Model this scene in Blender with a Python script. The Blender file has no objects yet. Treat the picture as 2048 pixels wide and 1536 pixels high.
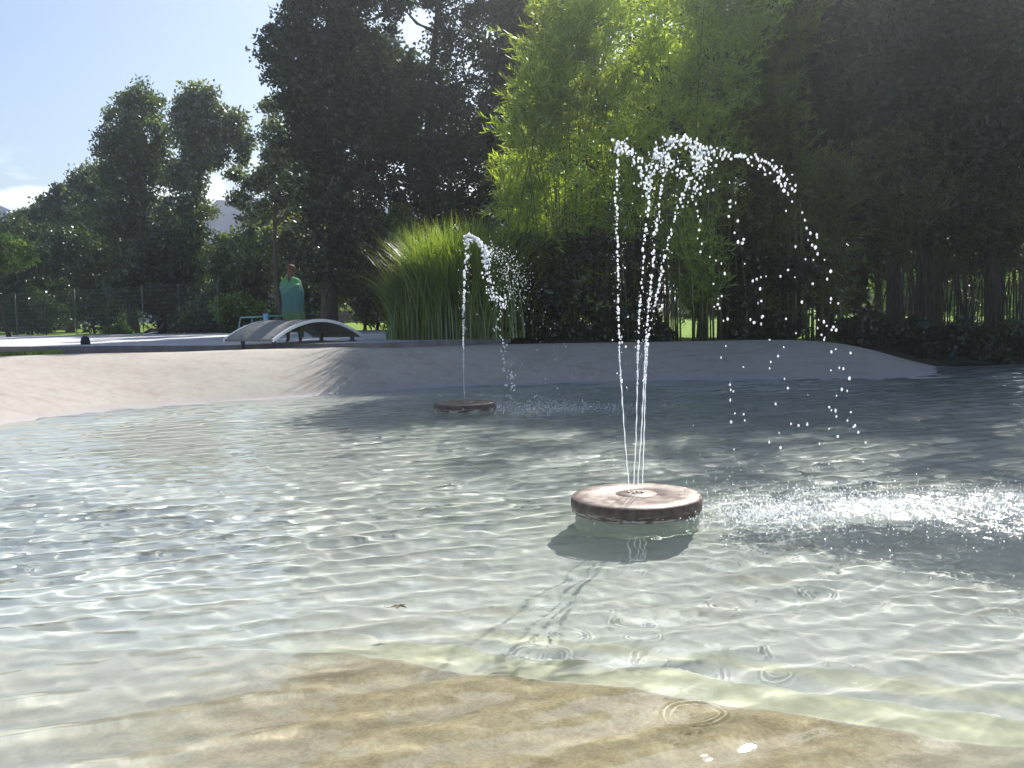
import bpy, math, random
import numpy as np
from mathutils import Vector, Matrix
R = math.radians
sc = bpy.context.scene
col = sc.collection

# ------------------------------------------------------------------ camera
CAMZ, F, PITCH, ROLL = 1.5, 1850.0, math.atan(146 / 1850.0), R(1.5)
cd = bpy.data.cameras.new('camera'); cam = bpy.data.objects.new('camera', cd); col.objects.link(cam)
cd.sensor_width = 36; cd.lens = 36 * F / 2048; cd.clip_start = .1; cd.clip_end = 20000
fwd = Vector((0, math.cos(PITCH), -math.sin(PITCH)))
r0 = Vector((1, 0, 0)); u0 = r0.cross(fwd)
rt = r0 * math.cos(ROLL) - u0 * math.sin(ROLL); up = u0 * math.cos(ROLL) + r0 * math.sin(ROLL)
M = Matrix((rt, up, -fwd)).transposed()
cam.matrix_world = Matrix.Translation((0, 0, CAMZ)) @ M.to_4x4()
sc.camera = cam

def ray(px, py): return rt * (px - 1024) / F - up * (py - 768) / F + fwd
def at(px, py, y):                      # the place at distance y that the photo shows at (px, py)
    d = ray(px, py); return Vector((0, 0, CAMZ)) + d * (y / d.y)
def onz(px, py, z):
    d = ray(px, py); return Vector((0, 0, CAMZ)) + d * ((z - CAMZ) / d.z)

# ------------------------------------------------------------------ light
SUN_EL, SUN_AZ = R(42), R(23)
sundir = Vector((math.sin(SUN_AZ) * math.cos(SUN_EL), math.cos(SUN_AZ) * math.cos(SUN_EL), math.sin(SUN_EL)))
w = bpy.data.worlds.new('World'); sc.world = w; w.use_nodes = True
nt = w.node_tree; bg = nt.nodes['Background']
sky = nt.nodes.new('ShaderNodeTexSky'); sky.sky_type = 'NISHITA'; sky.sun_disc = False
sky.sun_elevation = SUN_EL; sky.sun_rotation = SUN_AZ; sky.air_density = 1.0; sky.dust_density = 1.5; sky.ozone_density = 2.0
tc = nt.nodes.new('ShaderNodeTexCoord'); sep = nt.nodes.new('ShaderNodeSeparateXYZ')
mp = nt.nodes.new('ShaderNodeMapping'); mp.inputs['Scale'].default_value = (1, 1, 2.6)
no = nt.nodes.new('ShaderNodeTexNoise'); no.inputs['Scale'].default_value = 9; no.inputs['Detail'].default_value = 7; no.inputs['Roughness'].default_value = .55
cr = nt.nodes.new('ShaderNodeMapRange'); cr.inputs[1].default_value = .44; cr.inputs[2].default_value = .56
lo = nt.nodes.new('ShaderNodeMapRange'); lo.inputs[1].default_value = .165; lo.inputs[2].default_value = .13
mu = nt.nodes.new('ShaderNodeMath'); mu.operation = 'MULTIPLY'
mx = nt.nodes.new('ShaderNodeMix'); mx.data_type = 'RGBA'; mx.inputs[7].default_value = (11, 11.5, 12, 1)
L = nt.links.new
L(tc.outputs['Generated'], mp.inputs[0]); L(mp.outputs[0], no.inputs['Vector']); L(no.outputs[0], cr.inputs[0])
L(tc.outputs['Generated'], sep.inputs[0]); L(sep.outputs[2], lo.inputs[0])
L(cr.outputs[0], mu.inputs[0]); L(lo.outputs[0], mu.inputs[1]); L(mu.outputs[0], mx.inputs[0])
L(sky.outputs[0], mx.inputs[6]); L(mx.outputs[2], bg.inputs[0]); bg.inputs[1].default_value = .078
sl = bpy.data.lights.new('sun', 'SUN'); sl.energy = 5.0; sl.angle = R(.5); sl.color = (1, .95, .87)
sl.cycles.is_caustics_light = True
so = bpy.data.objects.new('sun', sl); col.objects.link(so); so.rotation_euler = sundir.to_track_quat('Z', 'Y').to_euler()
vs = sc.view_settings; vs.view_transform = 'Standard'; vs.look = 'None'; vs.gamma = 1; vs.exposure = .95
cy = sc.cycles; cy.use_denoising = True; cy.max_bounces = 10; cy.transparent_max_bounces = 16
cy.transmission_bounces = 8; cy.diffuse_bounces = 3; cy.glossy_bounces = 4; cy.sample_clamp_indirect = 6
try: cy.denoiser = 'OPENIMAGEDENOISE'
except Exception: pass

# ------------------------------------------------------------------ helpers
rng = np.random.default_rng(7); random.seed(7)

def tag(o, label=None, cat=None, group=None, kind=None):
    if label: o['label'] = label
    if cat: o['category'] = cat
    if group: o['group'] = group
    if kind: o['kind'] = kind
    return o

def mesh(name, V, Fc, mat, parent=None, smooth=False):
    V = np.asarray(V, dtype=np.float32).reshape(-1, 3)
    me = bpy.data.meshes.new(name)
    if isinstance(Fc, np.ndarray):
        k = Fc.shape[1]; n = len(Fc)
        me.vertices.add(len(V)); me.vertices.foreach_set('co', V.ravel())
        me.loops.add(n * k); me.loops.foreach_set('vertex_index', Fc.astype(np.int32).ravel())
        me.polygons.add(n); me.polygons.foreach_set('loop_start', np.arange(0, n * k, k, dtype=np.int32))
        me.update(calc_edges=True)
    else:
        me.from_pydata(V.tolist(), [], Fc); me.update()
    if smooth: me.polygons.foreach_set('use_smooth', [True] * len(me.polygons))
    if mat: me.materials.append(mat)
    o = bpy.data.objects.new(name, me); col.objects.link(o)
    if parent: o.parent = parent
    return o

def empty(name, loc):
    o = bpy.data.objects.new(name, None); o.empty_display_size = .1; col.objects.link(o); o.location = loc
    return o

class MB:                                # collects shapes into one mesh
    def __init__(s): s.v = []; s.f = []
    def add(s, V, Fc):
        n = len(s.v); s.v += [tuple(p) for p in V]; s.f += [tuple(i + n for i in q) for q in Fc]
    def box(s, c, d, rz=0):
        c = Vector(c); m = Matrix.Rotation(rz, 3, 'Z'); V = []
        for x in (-.5, .5):
            for y in (-.5, .5):
                for z in (-.5, .5): V.append(c + m @ Vector((x * d[0], y * d[1], z * d[2])))
        s.add(V, [(0, 1, 3, 2), (4, 6, 7, 5), (0, 4, 5, 1), (2, 3, 7, 6), (0, 2, 6, 4), (1, 5, 7, 3)])
    def tube(s, P, rad, n=8, cap=True):
        P = [Vector(p) for p in P]
        if not hasattr(rad, '__len__'): rad = [rad] * len(P)
        V = []; Fc = []; ref = Vector((.3, .7, .1)).normalized()
        for i, p in enumerate(P):
            t = (P[min(i + 1, len(P) - 1)] - P[max(i - 1, 0)]).normalized()
            a = t.cross(ref).normalized(); b = t.cross(a)
            for k in range(n):
                q = 2 * math.pi * k / n; V.append(p + (a * math.cos(q) + b * math.sin(q)) * rad[i])
        for i in range(len(P) - 1):
            for k in range(n): Fc.append((i * n + k, i * n + (k + 1) % n, (i + 1) * n + (k + 1) % n, (i + 1) * n + k))
        if cap: Fc += [tuple(range(n))[::-1], tuple(range((len(P) - 1) * n, len(P) * n))]
        s.add(V, Fc)
    def lathe(s, prof, n=48, c=(0, 0, 0), wob=None):
        V = []; Fc = []
        for i, (r, z) in enumerate(prof):
            for k in range(n):
                q = 2 * math.pi * k / n; rr = r * (1 + (wob(q, i) if wob else 0))
                V.append((c[0] + rr * math.cos(q), c[1] + rr * math.sin(q), c[2] + z))
        for i in range(len(prof) - 1):
            for k in range(n): Fc.append((i * n + k, i * n + (k + 1) % n, (i + 1) * n + (k + 1) % n, (i + 1) * n + k))
        Fc.append(tuple(range((len(prof) - 1) * n, len(prof) * n)))
        s.add(V, Fc)
    def build(s, name, mat, parent=None, smooth=False): return mesh(name, s.v, s.f, mat, parent, smooth)

def grid(name, X, Y, Z, mat, smooth=True):
    m, n = X.shape; V = np.stack([X, Y, Z], -1).reshape(-1, 3)
    i = np.arange((n - 1) * (m - 1)); a = (i // (n - 1)) * n + i % (n - 1)
    return mesh(name, V, np.stack([a, a + 1, a + n + 1, a + n], 1), mat, smooth=smooth)

# ------------------------------------------------------------------ materials
def mat(name, c=(.5, .5, .5), rough=.8, spec=.3):
    m = bpy.data.materials.new(name); m.use_nodes = True; b = m.node_tree.nodes['Principled BSDF']
    b.inputs['Base Color'].default_value = (*c, 1); b.inputs['Roughness'].default_value = rough
    b.inputs['Specular IOR Level'].default_value = spec
    return m, m.node_tree, b

def noise(nt, scale, detail=6, rough=.6, vec=None, stretch=None):
    n = nt.nodes.new('ShaderNodeTexNoise'); n.inputs['Scale'].default_value = scale
    n.inputs['Detail'].default_value = detail; n.inputs['Roughness'].default_value = rough
    if vec is None:
        g = nt.nodes.new('ShaderNodeNewGeometry'); vec = g.outputs['Position']
    if stretch:
        mp = nt.nodes.new('ShaderNodeMapping'); mp.inputs['Scale'].default_value = stretch
        nt.links.new(vec, mp.inputs[0]); vec = mp.outputs[0]
    nt.links.new(vec, n.inputs['Vector']); return n

def ramp(nt, fac, stops):
    r = nt.nodes.new('ShaderNodeValToRGB'); e = r.color_ramp.elements
    while len(e) < len(stops): e.new(.5)
    for i, (p, c) in enumerate(stops): e[i].position = p; e[i].color = (*c, 1)
    nt.links.new(fac, r.inputs[0]); return r.outputs[0]

def mixc(nt, fac, a, b, mode='MIX'):
    m = nt.nodes.new('ShaderNodeMix'); m.data_type = 'RGBA'; m.blend_type = mode
    for s, v in ((0, fac), (6, a), (7, b)):
        if hasattr(v, 'links') or hasattr(v, 'is_linked'): nt.links.new(v, m.inputs[s])
        elif s == 0: m.inputs[0].default_value = v
        else: m.inputs[s].default_value = (*v, 1)
    return m.outputs[2]

def bump(nt, b, h, strength=.3, dist=.01):
    n = nt.nodes.new('ShaderNodeBump'); n.inputs['Strength'].default_value = strength; n.inputs['Distance'].default_value = dist
    nt.links.new(h, n.inputs['Height']); nt.links.new(n.outputs[0], b.inputs['Normal'])

def two_tone(name, a, b_, scale=3, rough=.85, spec=.25, bs=.3, bd=.01, stops=(.35, .65), stretch=None):
    m, nt, b = mat(name, a, rough, spec)
    n = noise(nt, scale, stretch=stretch); c = ramp(nt, n.outputs[0], [(stops[0], a), (stops[1], b_)])
    nt.links.new(c, b.inputs['Base Color']); n2 = noise(nt, scale * 14); bump(nt, b, n2.outputs[0], bs, bd)
    return m

def leaf_mat(name, cols, trans=.5, gloss=.12, grough=.35):
    m = bpy.data.materials.new(name); m.use_nodes = True; nt = m.node_tree; nt.nodes.clear(); l = nt.links.new
    g = nt.nodes.new('ShaderNodeNewGeometry')
    c = ramp(nt, g.outputs['Random Per Island'], [(i / max(1, len(cols) - 1), q) for i, q in enumerate(cols)])
    big = noise(nt, .55, 2); c = mixc(nt, 1.0, c, ramp(nt, big.outputs[0], [(.35, (.65, .65, .7)), (.65, (1.25, 1.25, 1.1))]), 'MULTIPLY')
    d = nt.nodes.new('ShaderNodeBsdfDiffuse'); t = nt.nodes.new('ShaderNodeBsdfTranslucent'); gl = nt.nodes.new('ShaderNodeBsdfGlossy')
    gl.inputs['Roughness'].default_value = grough; gl.inputs['Color'].default_value = (.9, .95, 1, 1)
    l(c, d.inputs[0]); yel = mixc(nt, 1.0, c, (1.75, 1.7, .7), 'MULTIPLY'); l(yel, t.inputs[0])
    a = nt.nodes.new('ShaderNodeMixShader'); a.inputs[0].default_value = trans; l(d.outputs[0], a.inputs[1]); l(t.outputs[0], a.inputs[2])
    b = nt.nodes.new('ShaderNodeMixShader'); b.inputs[0].default_value = gloss; l(a.outputs[0], b.inputs[1]); l(gl.outputs[0], b.inputs[2])
    o = nt.nodes.new('ShaderNodeOutputMaterial'); l(b.outputs[0], o.inputs[0]); return m

# pool concrete: pale, brown algae film on the shallow shelf, yellowish stains
def basin_material():
    m, nt, b = mat('pool_concrete', (.5, .48, .44), .85, .25); l = nt.links.new
    g = nt.nodes.new('ShaderNodeNewGeometry'); sp = nt.nodes.new('ShaderNodeSeparateXYZ'); l(g.outputs['Position'], sp.inputs[0])
    n1 = noise(nt, .9, 8, .65, stretch=(1, 1, 2)); n2 = noise(nt, 7, 8, .7); n3 = noise(nt, 60, 4, .7)
    dry = ramp(nt, n1.outputs[0], [(.3, (.33, .295, .26)), (.5, (.385, .355, .315)), (.7, (.43, .40, .36))])
    dry = mixc(nt, .35, dry, ramp(nt, n2.outputs[0], [(.35, (.28, .255, .225)), (.65, (.43, .40, .365))]))
    wet = ramp(nt, n1.outputs[0], [(.3, (.57, .60, .54)), (.55, (.69, .71, .64)), (.75, (.77, .78, .70))])
    wet = mixc(nt, .5, wet, ramp(nt, n2.outputs[0], [(.36, (.47, .50, .45)), (.55, (.71, .73, .66))]))
    st = noise(nt, 1.7, 5, .6, stretch=(.8, 2.2, 1))
    wet = mixc(nt, ramp(nt, st.outputs[0], [(.60, (0, 0, 0)), (.70, (.7, .7, .7))]), wet, (.42, .36, .17))
    mr = nt.nodes.new('ShaderNodeMapRange'); mr.inputs[1].default_value = .02; mr.inputs[2].default_value = -.12; l(sp.outputs[2], mr.inputs[0])
    c = mixc(nt, mr.outputs[0], dry, wet)
    stn = noise(nt, 2.3, 9, .72, stretch=(.6, 1.6, 1)); dry2 = ramp(nt, stn.outputs[0], [(.52, (1, 1, 1)), (.62, (.90, .87, .85)), (.72, (.80, .76, .74))])
    c = mixc(nt, 1.0, c, dry2, 'MULTIPLY')
    # damp tide line just above the water
    tl = nt.nodes.new('ShaderNodeMapRange'); tl.inputs[1].default_value = .10; tl.inputs[2].default_value = .02; l(sp.outputs[2], tl.inputs[0])
    tf = nt.nodes.new('ShaderNodeMath'); tf.operation = 'MULTIPLY'; l(tl.outputs[0], tf.inputs[0]); tf.inputs[1].default_value = .6
    c = mixc(nt, tf.outputs[0], c, (.36, .34, .36))
    # sand and algae film on the near shelf (attribute written on the mesh)
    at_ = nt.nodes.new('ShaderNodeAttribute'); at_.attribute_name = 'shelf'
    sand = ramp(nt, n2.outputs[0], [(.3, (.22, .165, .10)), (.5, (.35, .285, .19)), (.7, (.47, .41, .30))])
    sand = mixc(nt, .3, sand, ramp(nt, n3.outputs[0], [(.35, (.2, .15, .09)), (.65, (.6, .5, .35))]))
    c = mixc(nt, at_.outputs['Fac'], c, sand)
    at2 = nt.nodes.new('ShaderNodeAttribute'); at2.attribute_name = 'lip'
    lip = ramp(nt, n2.outputs[0], [(.35, (.45, .43, .31)), (.65, (.60, .58, .45))])
    c = mixc(nt, at2.outputs['Fac'], c, lip)
    l(c, b.inputs['Base Color']); bump(nt, b, n3.outputs[0], .25, .004)
    return m
M_basin = basin_material()
M_deck = two_tone('deck_concrete', (.40, .41, .43), (.52, .52, .53), 1.2)
M_riser = two_tone('riser_concrete', (.16, .15, .15), (.24, .22, .21), 3)
M_soil = two_tone('soil', (.05, .04, .03), (.10, .08, .055), 3, bs=.8, bd=.05)
M_lawn = two_tone('lawn', (.10, .17, .025), (.17, .26, .04), 2.5, bs=.8, bd=.04)
M_grass = leaf_mat('grass_blades', [(.10, .17, .02), (.17, .26, .04), (.26, .27, .08)], .4, .05)
M_bark = two_tone('bark', (.05, .043, .036), (.11, .095, .08), 5, bs=.9, bd=.03, stretch=(4, 4, .6))
M_paleb = two_tone('pale_bark', (.16, .15, .13), (.30, .28, .25), 6, bs=.7, bd=.02, stretch=(3, 3, .8))
M_culm = two_tone('bamboo_culm', (.05, .07, .025), (.12, .14, .05), 6, rough=.4, spec=.5)
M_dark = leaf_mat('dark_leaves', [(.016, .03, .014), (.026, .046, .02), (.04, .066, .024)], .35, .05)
M_mid = leaf_mat('mid_leaves', [(.03, .05, .022), (.05, .08, .03), (.09, .125, .04)], .45, .06)
M_oliv = leaf_mat('olive_leaves', [(.04, .06, .035), (.07, .10, .05), (.13, .165, .07)], .45, .10)
M_bam = leaf_mat('bamboo_leaves', [(.15, .21, .05), (.24, .32, .07), (.36, .44, .11)], .62, .06)
M_bamd = leaf_mat('shade_toned_bamboo_leaves', [(.05, .08, .02), (.08, .12, .03), (.14, .19, .045)], .5, .06)  # darker copy of the bamboo leaves, shade put into the colour
M_brig = leaf_mat('bright_leaves', [(.10, .17, .03), (.15, .25, .04), (.2, .3, .05)], .5, .06)
M_pamp = leaf_mat('pampas_blades', [(.075, .13, .028), (.13, .20, .036), (.21, .25, .07)], .5, .08)

# ------------------------------------------------------------------ plan curves, all as functions of the bearing u = x / y
def curve(pts):                          # [(u, value)...] -> smooth interpolation, held beyond the ends
    us = np.array([p[0] for p in pts]); vsn = np.array([p[1] for p in pts])
    uu = np.linspace(us[0], us[-1], 600); vv = np.interp(uu, us, vsn)
    k = np.hanning(41); k /= k.sum(); pad = np.concatenate([np.full(20, vv[0]), vv, np.full(20, vv[-1])]); vv = np.convolve(pad, k, 'valid')
    return lambda u: np.interp(u, uu, vv)
def ptz(px, py, z): p = onz(px, py, z); return (p.x / p.y, p.y)
shore_pts = [ptz(x, y, 0) for x, y in [(0, 850), (100, 834), (205, 823), (343, 811), (445, 804), (567, 796), (640, 790), (800, 778), (1000, 771), (1250, 761), (1550, 758), (1900, 757), (2048, 742)]]
shore_pts = [(-1.3, 6.5), (-.8, 11.2)] + shore_pts + [(.7, 19.2), (1.3, 17)]
S = curve(shore_pts)
crest_px = [(0, 718, 17.6), (200, 709, 18.2), (420, 703, 18.8), (600, 699, 19.1), (800, 696, 19.2), (1000, 690, 20.2), (1250, 685, 21), (1450, 682, 21.3), (1600, 681, 21.3), (1700, 687, 21.2), (1760, 701, 21), (1820, 724, 20.8), (1900, 749, 20.5)]
cp = [at(*c) for c in crest_px]
C = curve([(-1.3, 9.5), (-.8, 14.6)] + [(p.x / p.y, p.y) for p in cp] + [(.7, 20.5), (1.3, 18)])
CZ = curve([(-1.3, .82), (-.8, .82)] + [(p.x / p.y, p.z) for p in cp] + [(.56, .03), (1.3, .03)])
DZ = .90
rp = [ptz(x, y, DZ) for x, y in [(0, 693), (200, 692), (400, 691), (600, 688), (800, 685)]]
Rr = curve([(-1.3, 30), (-.8, 28)] + rp + [(-.02, 21.2), (.2, 24)])
RB = curve([(-1.3, .55), (-.55, .62), (-.35, .72), (-.2, .80), (0, .8), (1.3, .8)])     # ground at the foot of the riser

def stepcurve(a, b, wdt, v): return 1 / (1 + np.exp(-(v - a) / wdt))

# edge of the near shelf as a line in the plan
e0 = onz(680, 1300, -.075); e1 = onz(1500, 1408, -.075)
ed = Vector((e1.x - e0.x, e1.y - e0.y)).normalized(); en = Vector((-ed.y, ed.x))   # en points away from camera
def edge_dist(X, Y):
    t = (X - e0.x) * ed.x + (Y - e0.y) * ed.y; d = (X - e0.x) * en.x + (Y - e0.y) * en.y
    bend = np.where(t < .1, -.28 * (t - .1) * 1.0, 0)          # left of the corner the edge turns towards the camera
    return d + bend + .025 * np.sin(t * 3.1)

def basin_z(X, Y):
    U = X / Y; s = S(U); c = C(U); cz = CZ(U)
    dmax = .50 + .22 * np.clip((Y - 9) / 8, 0, 1)
    below = -dmax * (1 - np.exp(-np.maximum(s - Y, 0) * .17 / dmax))
    t = np.clip((Y - s) / np.maximum(c - s, .3), 0, 1.0)
    above = cz * (1 - (1 - t) ** 1.25) * 1.0
    rr = Rr(U); left = U < -.005
    back = np.where(left, cz + (RB(U) - cz) * np.clip((Y - c - .8) / np.maximum(rr - c - .8, .3), 0, 1), cz + .0 * Y)
    z = np.where(Y < s, below, np.where(Y < c, above, back))
    d = edge_dist(X, Y)
    near = -.13 - .05 * np.clip(d + 1, 0, 9) * 0
    sh = -.22 + 0 * d
    prof = np.where(d < 0, sh, np.where(d < .30, -.22 - .06 * np.clip(d / .04, 0, 1), np.where(d < .62, -.28 - .07 * np.clip((d - .30) / .03, 0, 1), -.35 - .30 * (1 - np.exp(-(d - .62) / 1.6)))))
    return np.maximum(z, np.where(Y < 7, prof, -9)), d

umax = 1.15
uu = np.linspace(-umax, umax, 520)
yy = np.concatenate([np.linspace(.8, 2.6, 12)[:-1], np.linspace(2.6, 5.6, 210)[:-1], np.linspace(5.6, 31, 330)])
U2, Y2 = np.meshgrid(uu, yy); X2 = U2 * Y2
Z2, D2 = basin_z(X2, Y2)
und = .012 * np.sin(X2 * 1.1 + .6 * np.sin(Y2 * .7)) + .01 * np.sin(Y2 * 1.7 + X2 * .6)
Z2 = Z2 + und * np.clip((Y2 - 6) / 3, 0, 1) * np.clip(np.abs(Z2) * 4, 0, 1)
end = np.where(U2 < -.005, Rr(U2) + .1, C(U2) + .35)
Z2 = np.where(Y2 > end, np.minimum(Z2, 0) - .6, Z2)          # runs down under the ground behind
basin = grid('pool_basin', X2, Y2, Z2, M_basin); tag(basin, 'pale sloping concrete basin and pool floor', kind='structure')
basin.cycles.is_caustics_receiver = True
a = basin.data.attributes.new('shelf', 'FLOAT', 'POINT'); a.data.foreach_set('value', np.where(Y2 < 6, np.clip((.01 - D2) / .03, 0, 1) * np.clip(.30 + .70 / (1 + np.exp(-(X2 + 1.15 + .35 * np.sin(Y2 * 4)) / .22)), 0, 1) * np.clip(1.15 - .6 / (1 + np.exp(-(X2 - 1.3 + .3 * np.sin(Y2 * 3)) / .15)), 0, 1), 0).ravel().astype(np.float32))  # sand thinned at the left: pale sky reflection put into the colour
a = basin.data.attributes.new('lip', 'FLOAT', 'POINT')
lipv = np.where(Y2 < 6, np.clip((D2 - .0) / .03, 0, 1) * np.clip((.30 - D2) / .03, 0, 1) * .85 + .6 * np.clip((D2 - .45) / .05, 0, 1) * np.clip((.62 - D2) / .03, 0, 1), 0)
lipv = lipv * np.clip(.12 + .88 / (1 + np.exp(-(X2 + .9 + .3 * np.sin(Y2 * 5)) / .2)), 0, 1)  # lip fades the same way, for the sky reflection painted at the left
a.data.foreach_set('value', lipv.ravel().astype(np.float32))

# deck: a slab with a dark riser in front, its far edge against the trees
FAR = curve([(-1.3, 62), (-.56, 50), (-.45, 44), (-.33, 38), (-.1, 36), (.2, 36)])
ud = np.linspace(-1.2, -.0, 160); td = np.linspace(0, 1, 60)
UD, TD = np.meshgrid(ud, td); YD = Rr(UD) + TD ** 1.3 * (FAR(UD) - Rr(UD))
deck = grid('deck', UD * YD, YD, np.full_like(YD, DZ) + .003 * np.sin(YD * 2), M_deck); tag(deck, 'flat concrete deck behind the pool', kind='structure')
V = []; Fc = []
for i, u in enumerate(ud):
    y = float(Rr(u)); V += [(u * y, y, DZ - .002), (u * (y - .004), y - .004, float(RB(u)) - .3)]
Fc = [(2 * i, 2 * i + 2, 2 * i + 3, 2 * i + 1) for i in range(len(ud) - 1)]
rs = mesh('deck_kerb', V, Fc, M_riser); tag(rs, 'dark riser along the front of the deck', kind='structure')

# ground sheet beyond: soil near the pool on the right, lawn behind
def ground_z(X, Y):
    U = X / Y; st = np.where(U < -.005, FAR(U), C(U) + .25)
    base = np.where(U < -.005, DZ - .03, CZ(U) - .02)
    tgt = .82 - .45 * np.clip((U - .07) / .12, 0, 1)
    z = base + (tgt - base) * np.clip((Y - st) / 3.5, 0, 1) + .03 * np.sin(X * 1.3) * np.clip((Y - st) / 3, 0, 1)
    return z
def gz_at(x, y):
    u = x / y
    if y > (float(FAR(u)) if u < -.005 else float(C(u)) + .25): return float(ground_z(np.array([x]), np.array([y]))[0])
    return DZ if (u < -.005 and y > float(Rr(u))) else float(basin_z(np.array([x]), np.array([y]))[0][0])
def fan(u0_, u1_, n, m, power, far):
    u = np.linspace(u0_, u1_, n); t = np.linspace(0, 1, m); Ug, Tg = np.meshgrid(u, t)
    st = np.where(Ug < -.005, FAR(Ug) - .3, C(Ug) + .12)
    Yg = st + Tg ** power * (far - st); return Ug * Yg, Yg
def ground_mat():
    m, nt, b = mat('ground', (.1, .1, .05), .95, .1); l = nt.links.new
    g = nt.nodes.new('ShaderNodeNewGeometry'); sp = nt.nodes.new('ShaderNodeSeparateXYZ'); l(g.outputs['Position'], sp.inputs[0])
    mr = nt.nodes.new('ShaderNodeMapRange'); mr.inputs[1].default_value = 24.5; mr.inputs[2].default_value = 27; l(sp.outputs[1], mr.inputs[0])
    n1 = noise(nt, 3); n2 = noise(nt, 9)
    c = mixc(nt, mr.outputs[0], ramp(nt, n1.outputs[0], [(.35, (.045, .036, .026)), (.65, (.09, .07, .05))]), ramp(nt, n2.outputs[0], [(.35, (.11, .19, .025)), (.65, (.19, .29, .045))]))
    l(c, b.inputs['Base Color']); n3 = noise(nt, 25); bump(nt, b, n3.outputs[0], .8, .05); return m
Xg, Yg = fan(-.95, .95, 300, 140, 2.6, 330)
gr = grid('ground', Xg, Yg, ground_z(Xg, Yg), ground_mat()); tag(gr, 'soil bank and lawn behind the pool', kind='structure')
Xg, Yg = np.meshgrid([-340, 340], [-60, 420])
lower = grid('terrain', Xg.astype(float), Yg.astype(float), np.full(Xg.shape, -3.0), M_lawn); tag(lower, 'land below and around the pool', kind='structure')

# ------------------------------------------------------------------ water
wr = np.random.default_rng(3)
comps = []
for k in range(60):                      # broad swell to small ripples
    Lw = math.exp(wr.uniform(math.log(.11), math.log(.75))); th = R(103) + wr.normal(0, .44)
    comps.append((2 * math.pi / Lw, th, wr.uniform(0, 6.28), Lw, .0026 if Lw < .32 else .0019))
for k in range(9):                       # long crested train
    Lw = wr.uniform(.17, .42); comps.append((2 * math.pi / Lw, R(112) + wr.normal(0, .13), wr.uniform(0, 6.28), Lw, .0050))
fine = []
for k in range(34):
    Lw = math.exp(wr.uniform(math.log(.05), math.log(.22))); fine.append((2 * math.pi / Lw, wr.uniform(0, 6.28), wr.uniform(0, 6.28), Lw))
d1 = at(1272, 990, 6.83); d1 = Vector((d1.x, d1.y, 0)); d2 = at(929.5, 803, 14.3); d2 = Vector((d2.x, d2.y, 0))
hit = [(onz(1620, 1010, 0), 2.0, .8), (onz(1960, 1030, 0), 1.5, .9)]
def chop(X, Y):
    c = np.zeros_like(X)
    for (cx, cy, sx, sy, k) in ((1.95, 6.75, .5, .32, 1.0), (2.75, 6.6, .8, .55, 1.35), (3.8, 6.35, 1.3, 1.05, 1.6), (5.5, 6.3, 1.6, 1.1, 1.4), (.55, 13.9, 1.0, .5, 1.1), (1.8, 13.6, .8, .4, .8), (1.6, 8.2, 1.1, 1.6, .3), (-.6, 12, 3.5, 3.0, .3)):
        c = np.maximum(c, k * np.exp(-((X - cx) / sx) ** 2 - ((Y - cy) / sy) ** 2))
    return c
uw = np.linspace(-.95, .95, 1200); yw = 1.5 * (24.5 / 1.5) ** np.linspace(0, 1, 1150)
UW, YW = np.meshgrid(uw, yw); XW = UW * YW
calm = 1.05 + .35 * np.clip((YW - 4) / 6, 0, 1)
amp = .75 + .45 * np.sin(XW * .55 + 1.0 + .8 * np.sin(YW * .5)) * np.sin(YW * .8 + XW * .25)
ZW = np.zeros_like(XW)
cell = YW * .0024
near_calm = np.clip(.5 + .55 * (YW - 3.2) / 2.8, .5, 1.05)
for ci, (k, th, p, Lw, s_) in enumerate(comps):
    fade = np.clip((Lw / cell - 3) / 4, 0, 1)
    ZW += s_ * Lw * (near_calm if ci < 60 else calm) * amp * fade * np.sin(k * (math.cos(th) * XW + math.sin(th) * YW) + p + .5 * np.sin(XW * .9 + p))
CH = chop(XW, YW)
for k, th, p, Lw in fine:
    fade = np.clip((Lw / cell - 2.5) / 3, 0, 1)
    ZW += .0036 * Lw * (np.clip((CH - .5) * 1.5, 0, 1.4) * 2.3 + .4 * CH + .10) * fade * np.sin(k * (math.cos(th) * XW + math.sin(th) * YW) + p)
rings = [(1110, 1226, .13, .5), (1405, 1350, .12, .35), (1170, 1190, .08, .3), (1290, 1160, .09, .4), (1490, 990, .2, 1.2), (1620, 960, .2, 1.2), (1380, 905, .22, 1.2), (1750, 925, .2, 1.2)]
for k in range(16): rings.append((wr.uniform(1080, 2040), 1080 + 230 * wr.random() ** 1.4, wr.uniform(.05, .11), wr.uniform(.12, .28)))
for px, py, rr, k in rings:
    q = onz(px, py, 0); rd = np.hypot(XW - q.x, YW - q.y)
    ZW += .0010 * k * np.exp(-((rd - rr) / .028) ** 2) * np.sin((rd - rr) * 2 * math.pi / .028) * (1 + .5 * np.sin(np.arctan2(YW - q.y, XW - q.x) * 2 + rr * 90))
M_water = bpy.data.materials.new('water'); M_water.use_nodes = True; nt = M_water.node_tree; nt.nodes.clear()
g = nt.nodes.new('ShaderNodeBsdfGlass'); g.inputs['IOR'].default_value = 1.33; g.inputs['Roughness'].default_value = .02; g.inputs['Color'].default_value = (.945, .985, .97, 1)
wn = noise(nt, 26, 3, .6, stretch=(.8, 1.4, 1)); wa = nt.nodes.new('ShaderNodeAttribute'); wa.attribute_name = 'chop'
wb = nt.nodes.new('ShaderNodeBump'); wb.inputs['Distance'].default_value = .012; nt.links.new(wn.outputs[0], wb.inputs['Height']); nt.links.new(wa.outputs['Fac'], wb.inputs['Strength']); nt.links.new(wb.outputs[0], g.inputs['Normal'])
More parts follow.
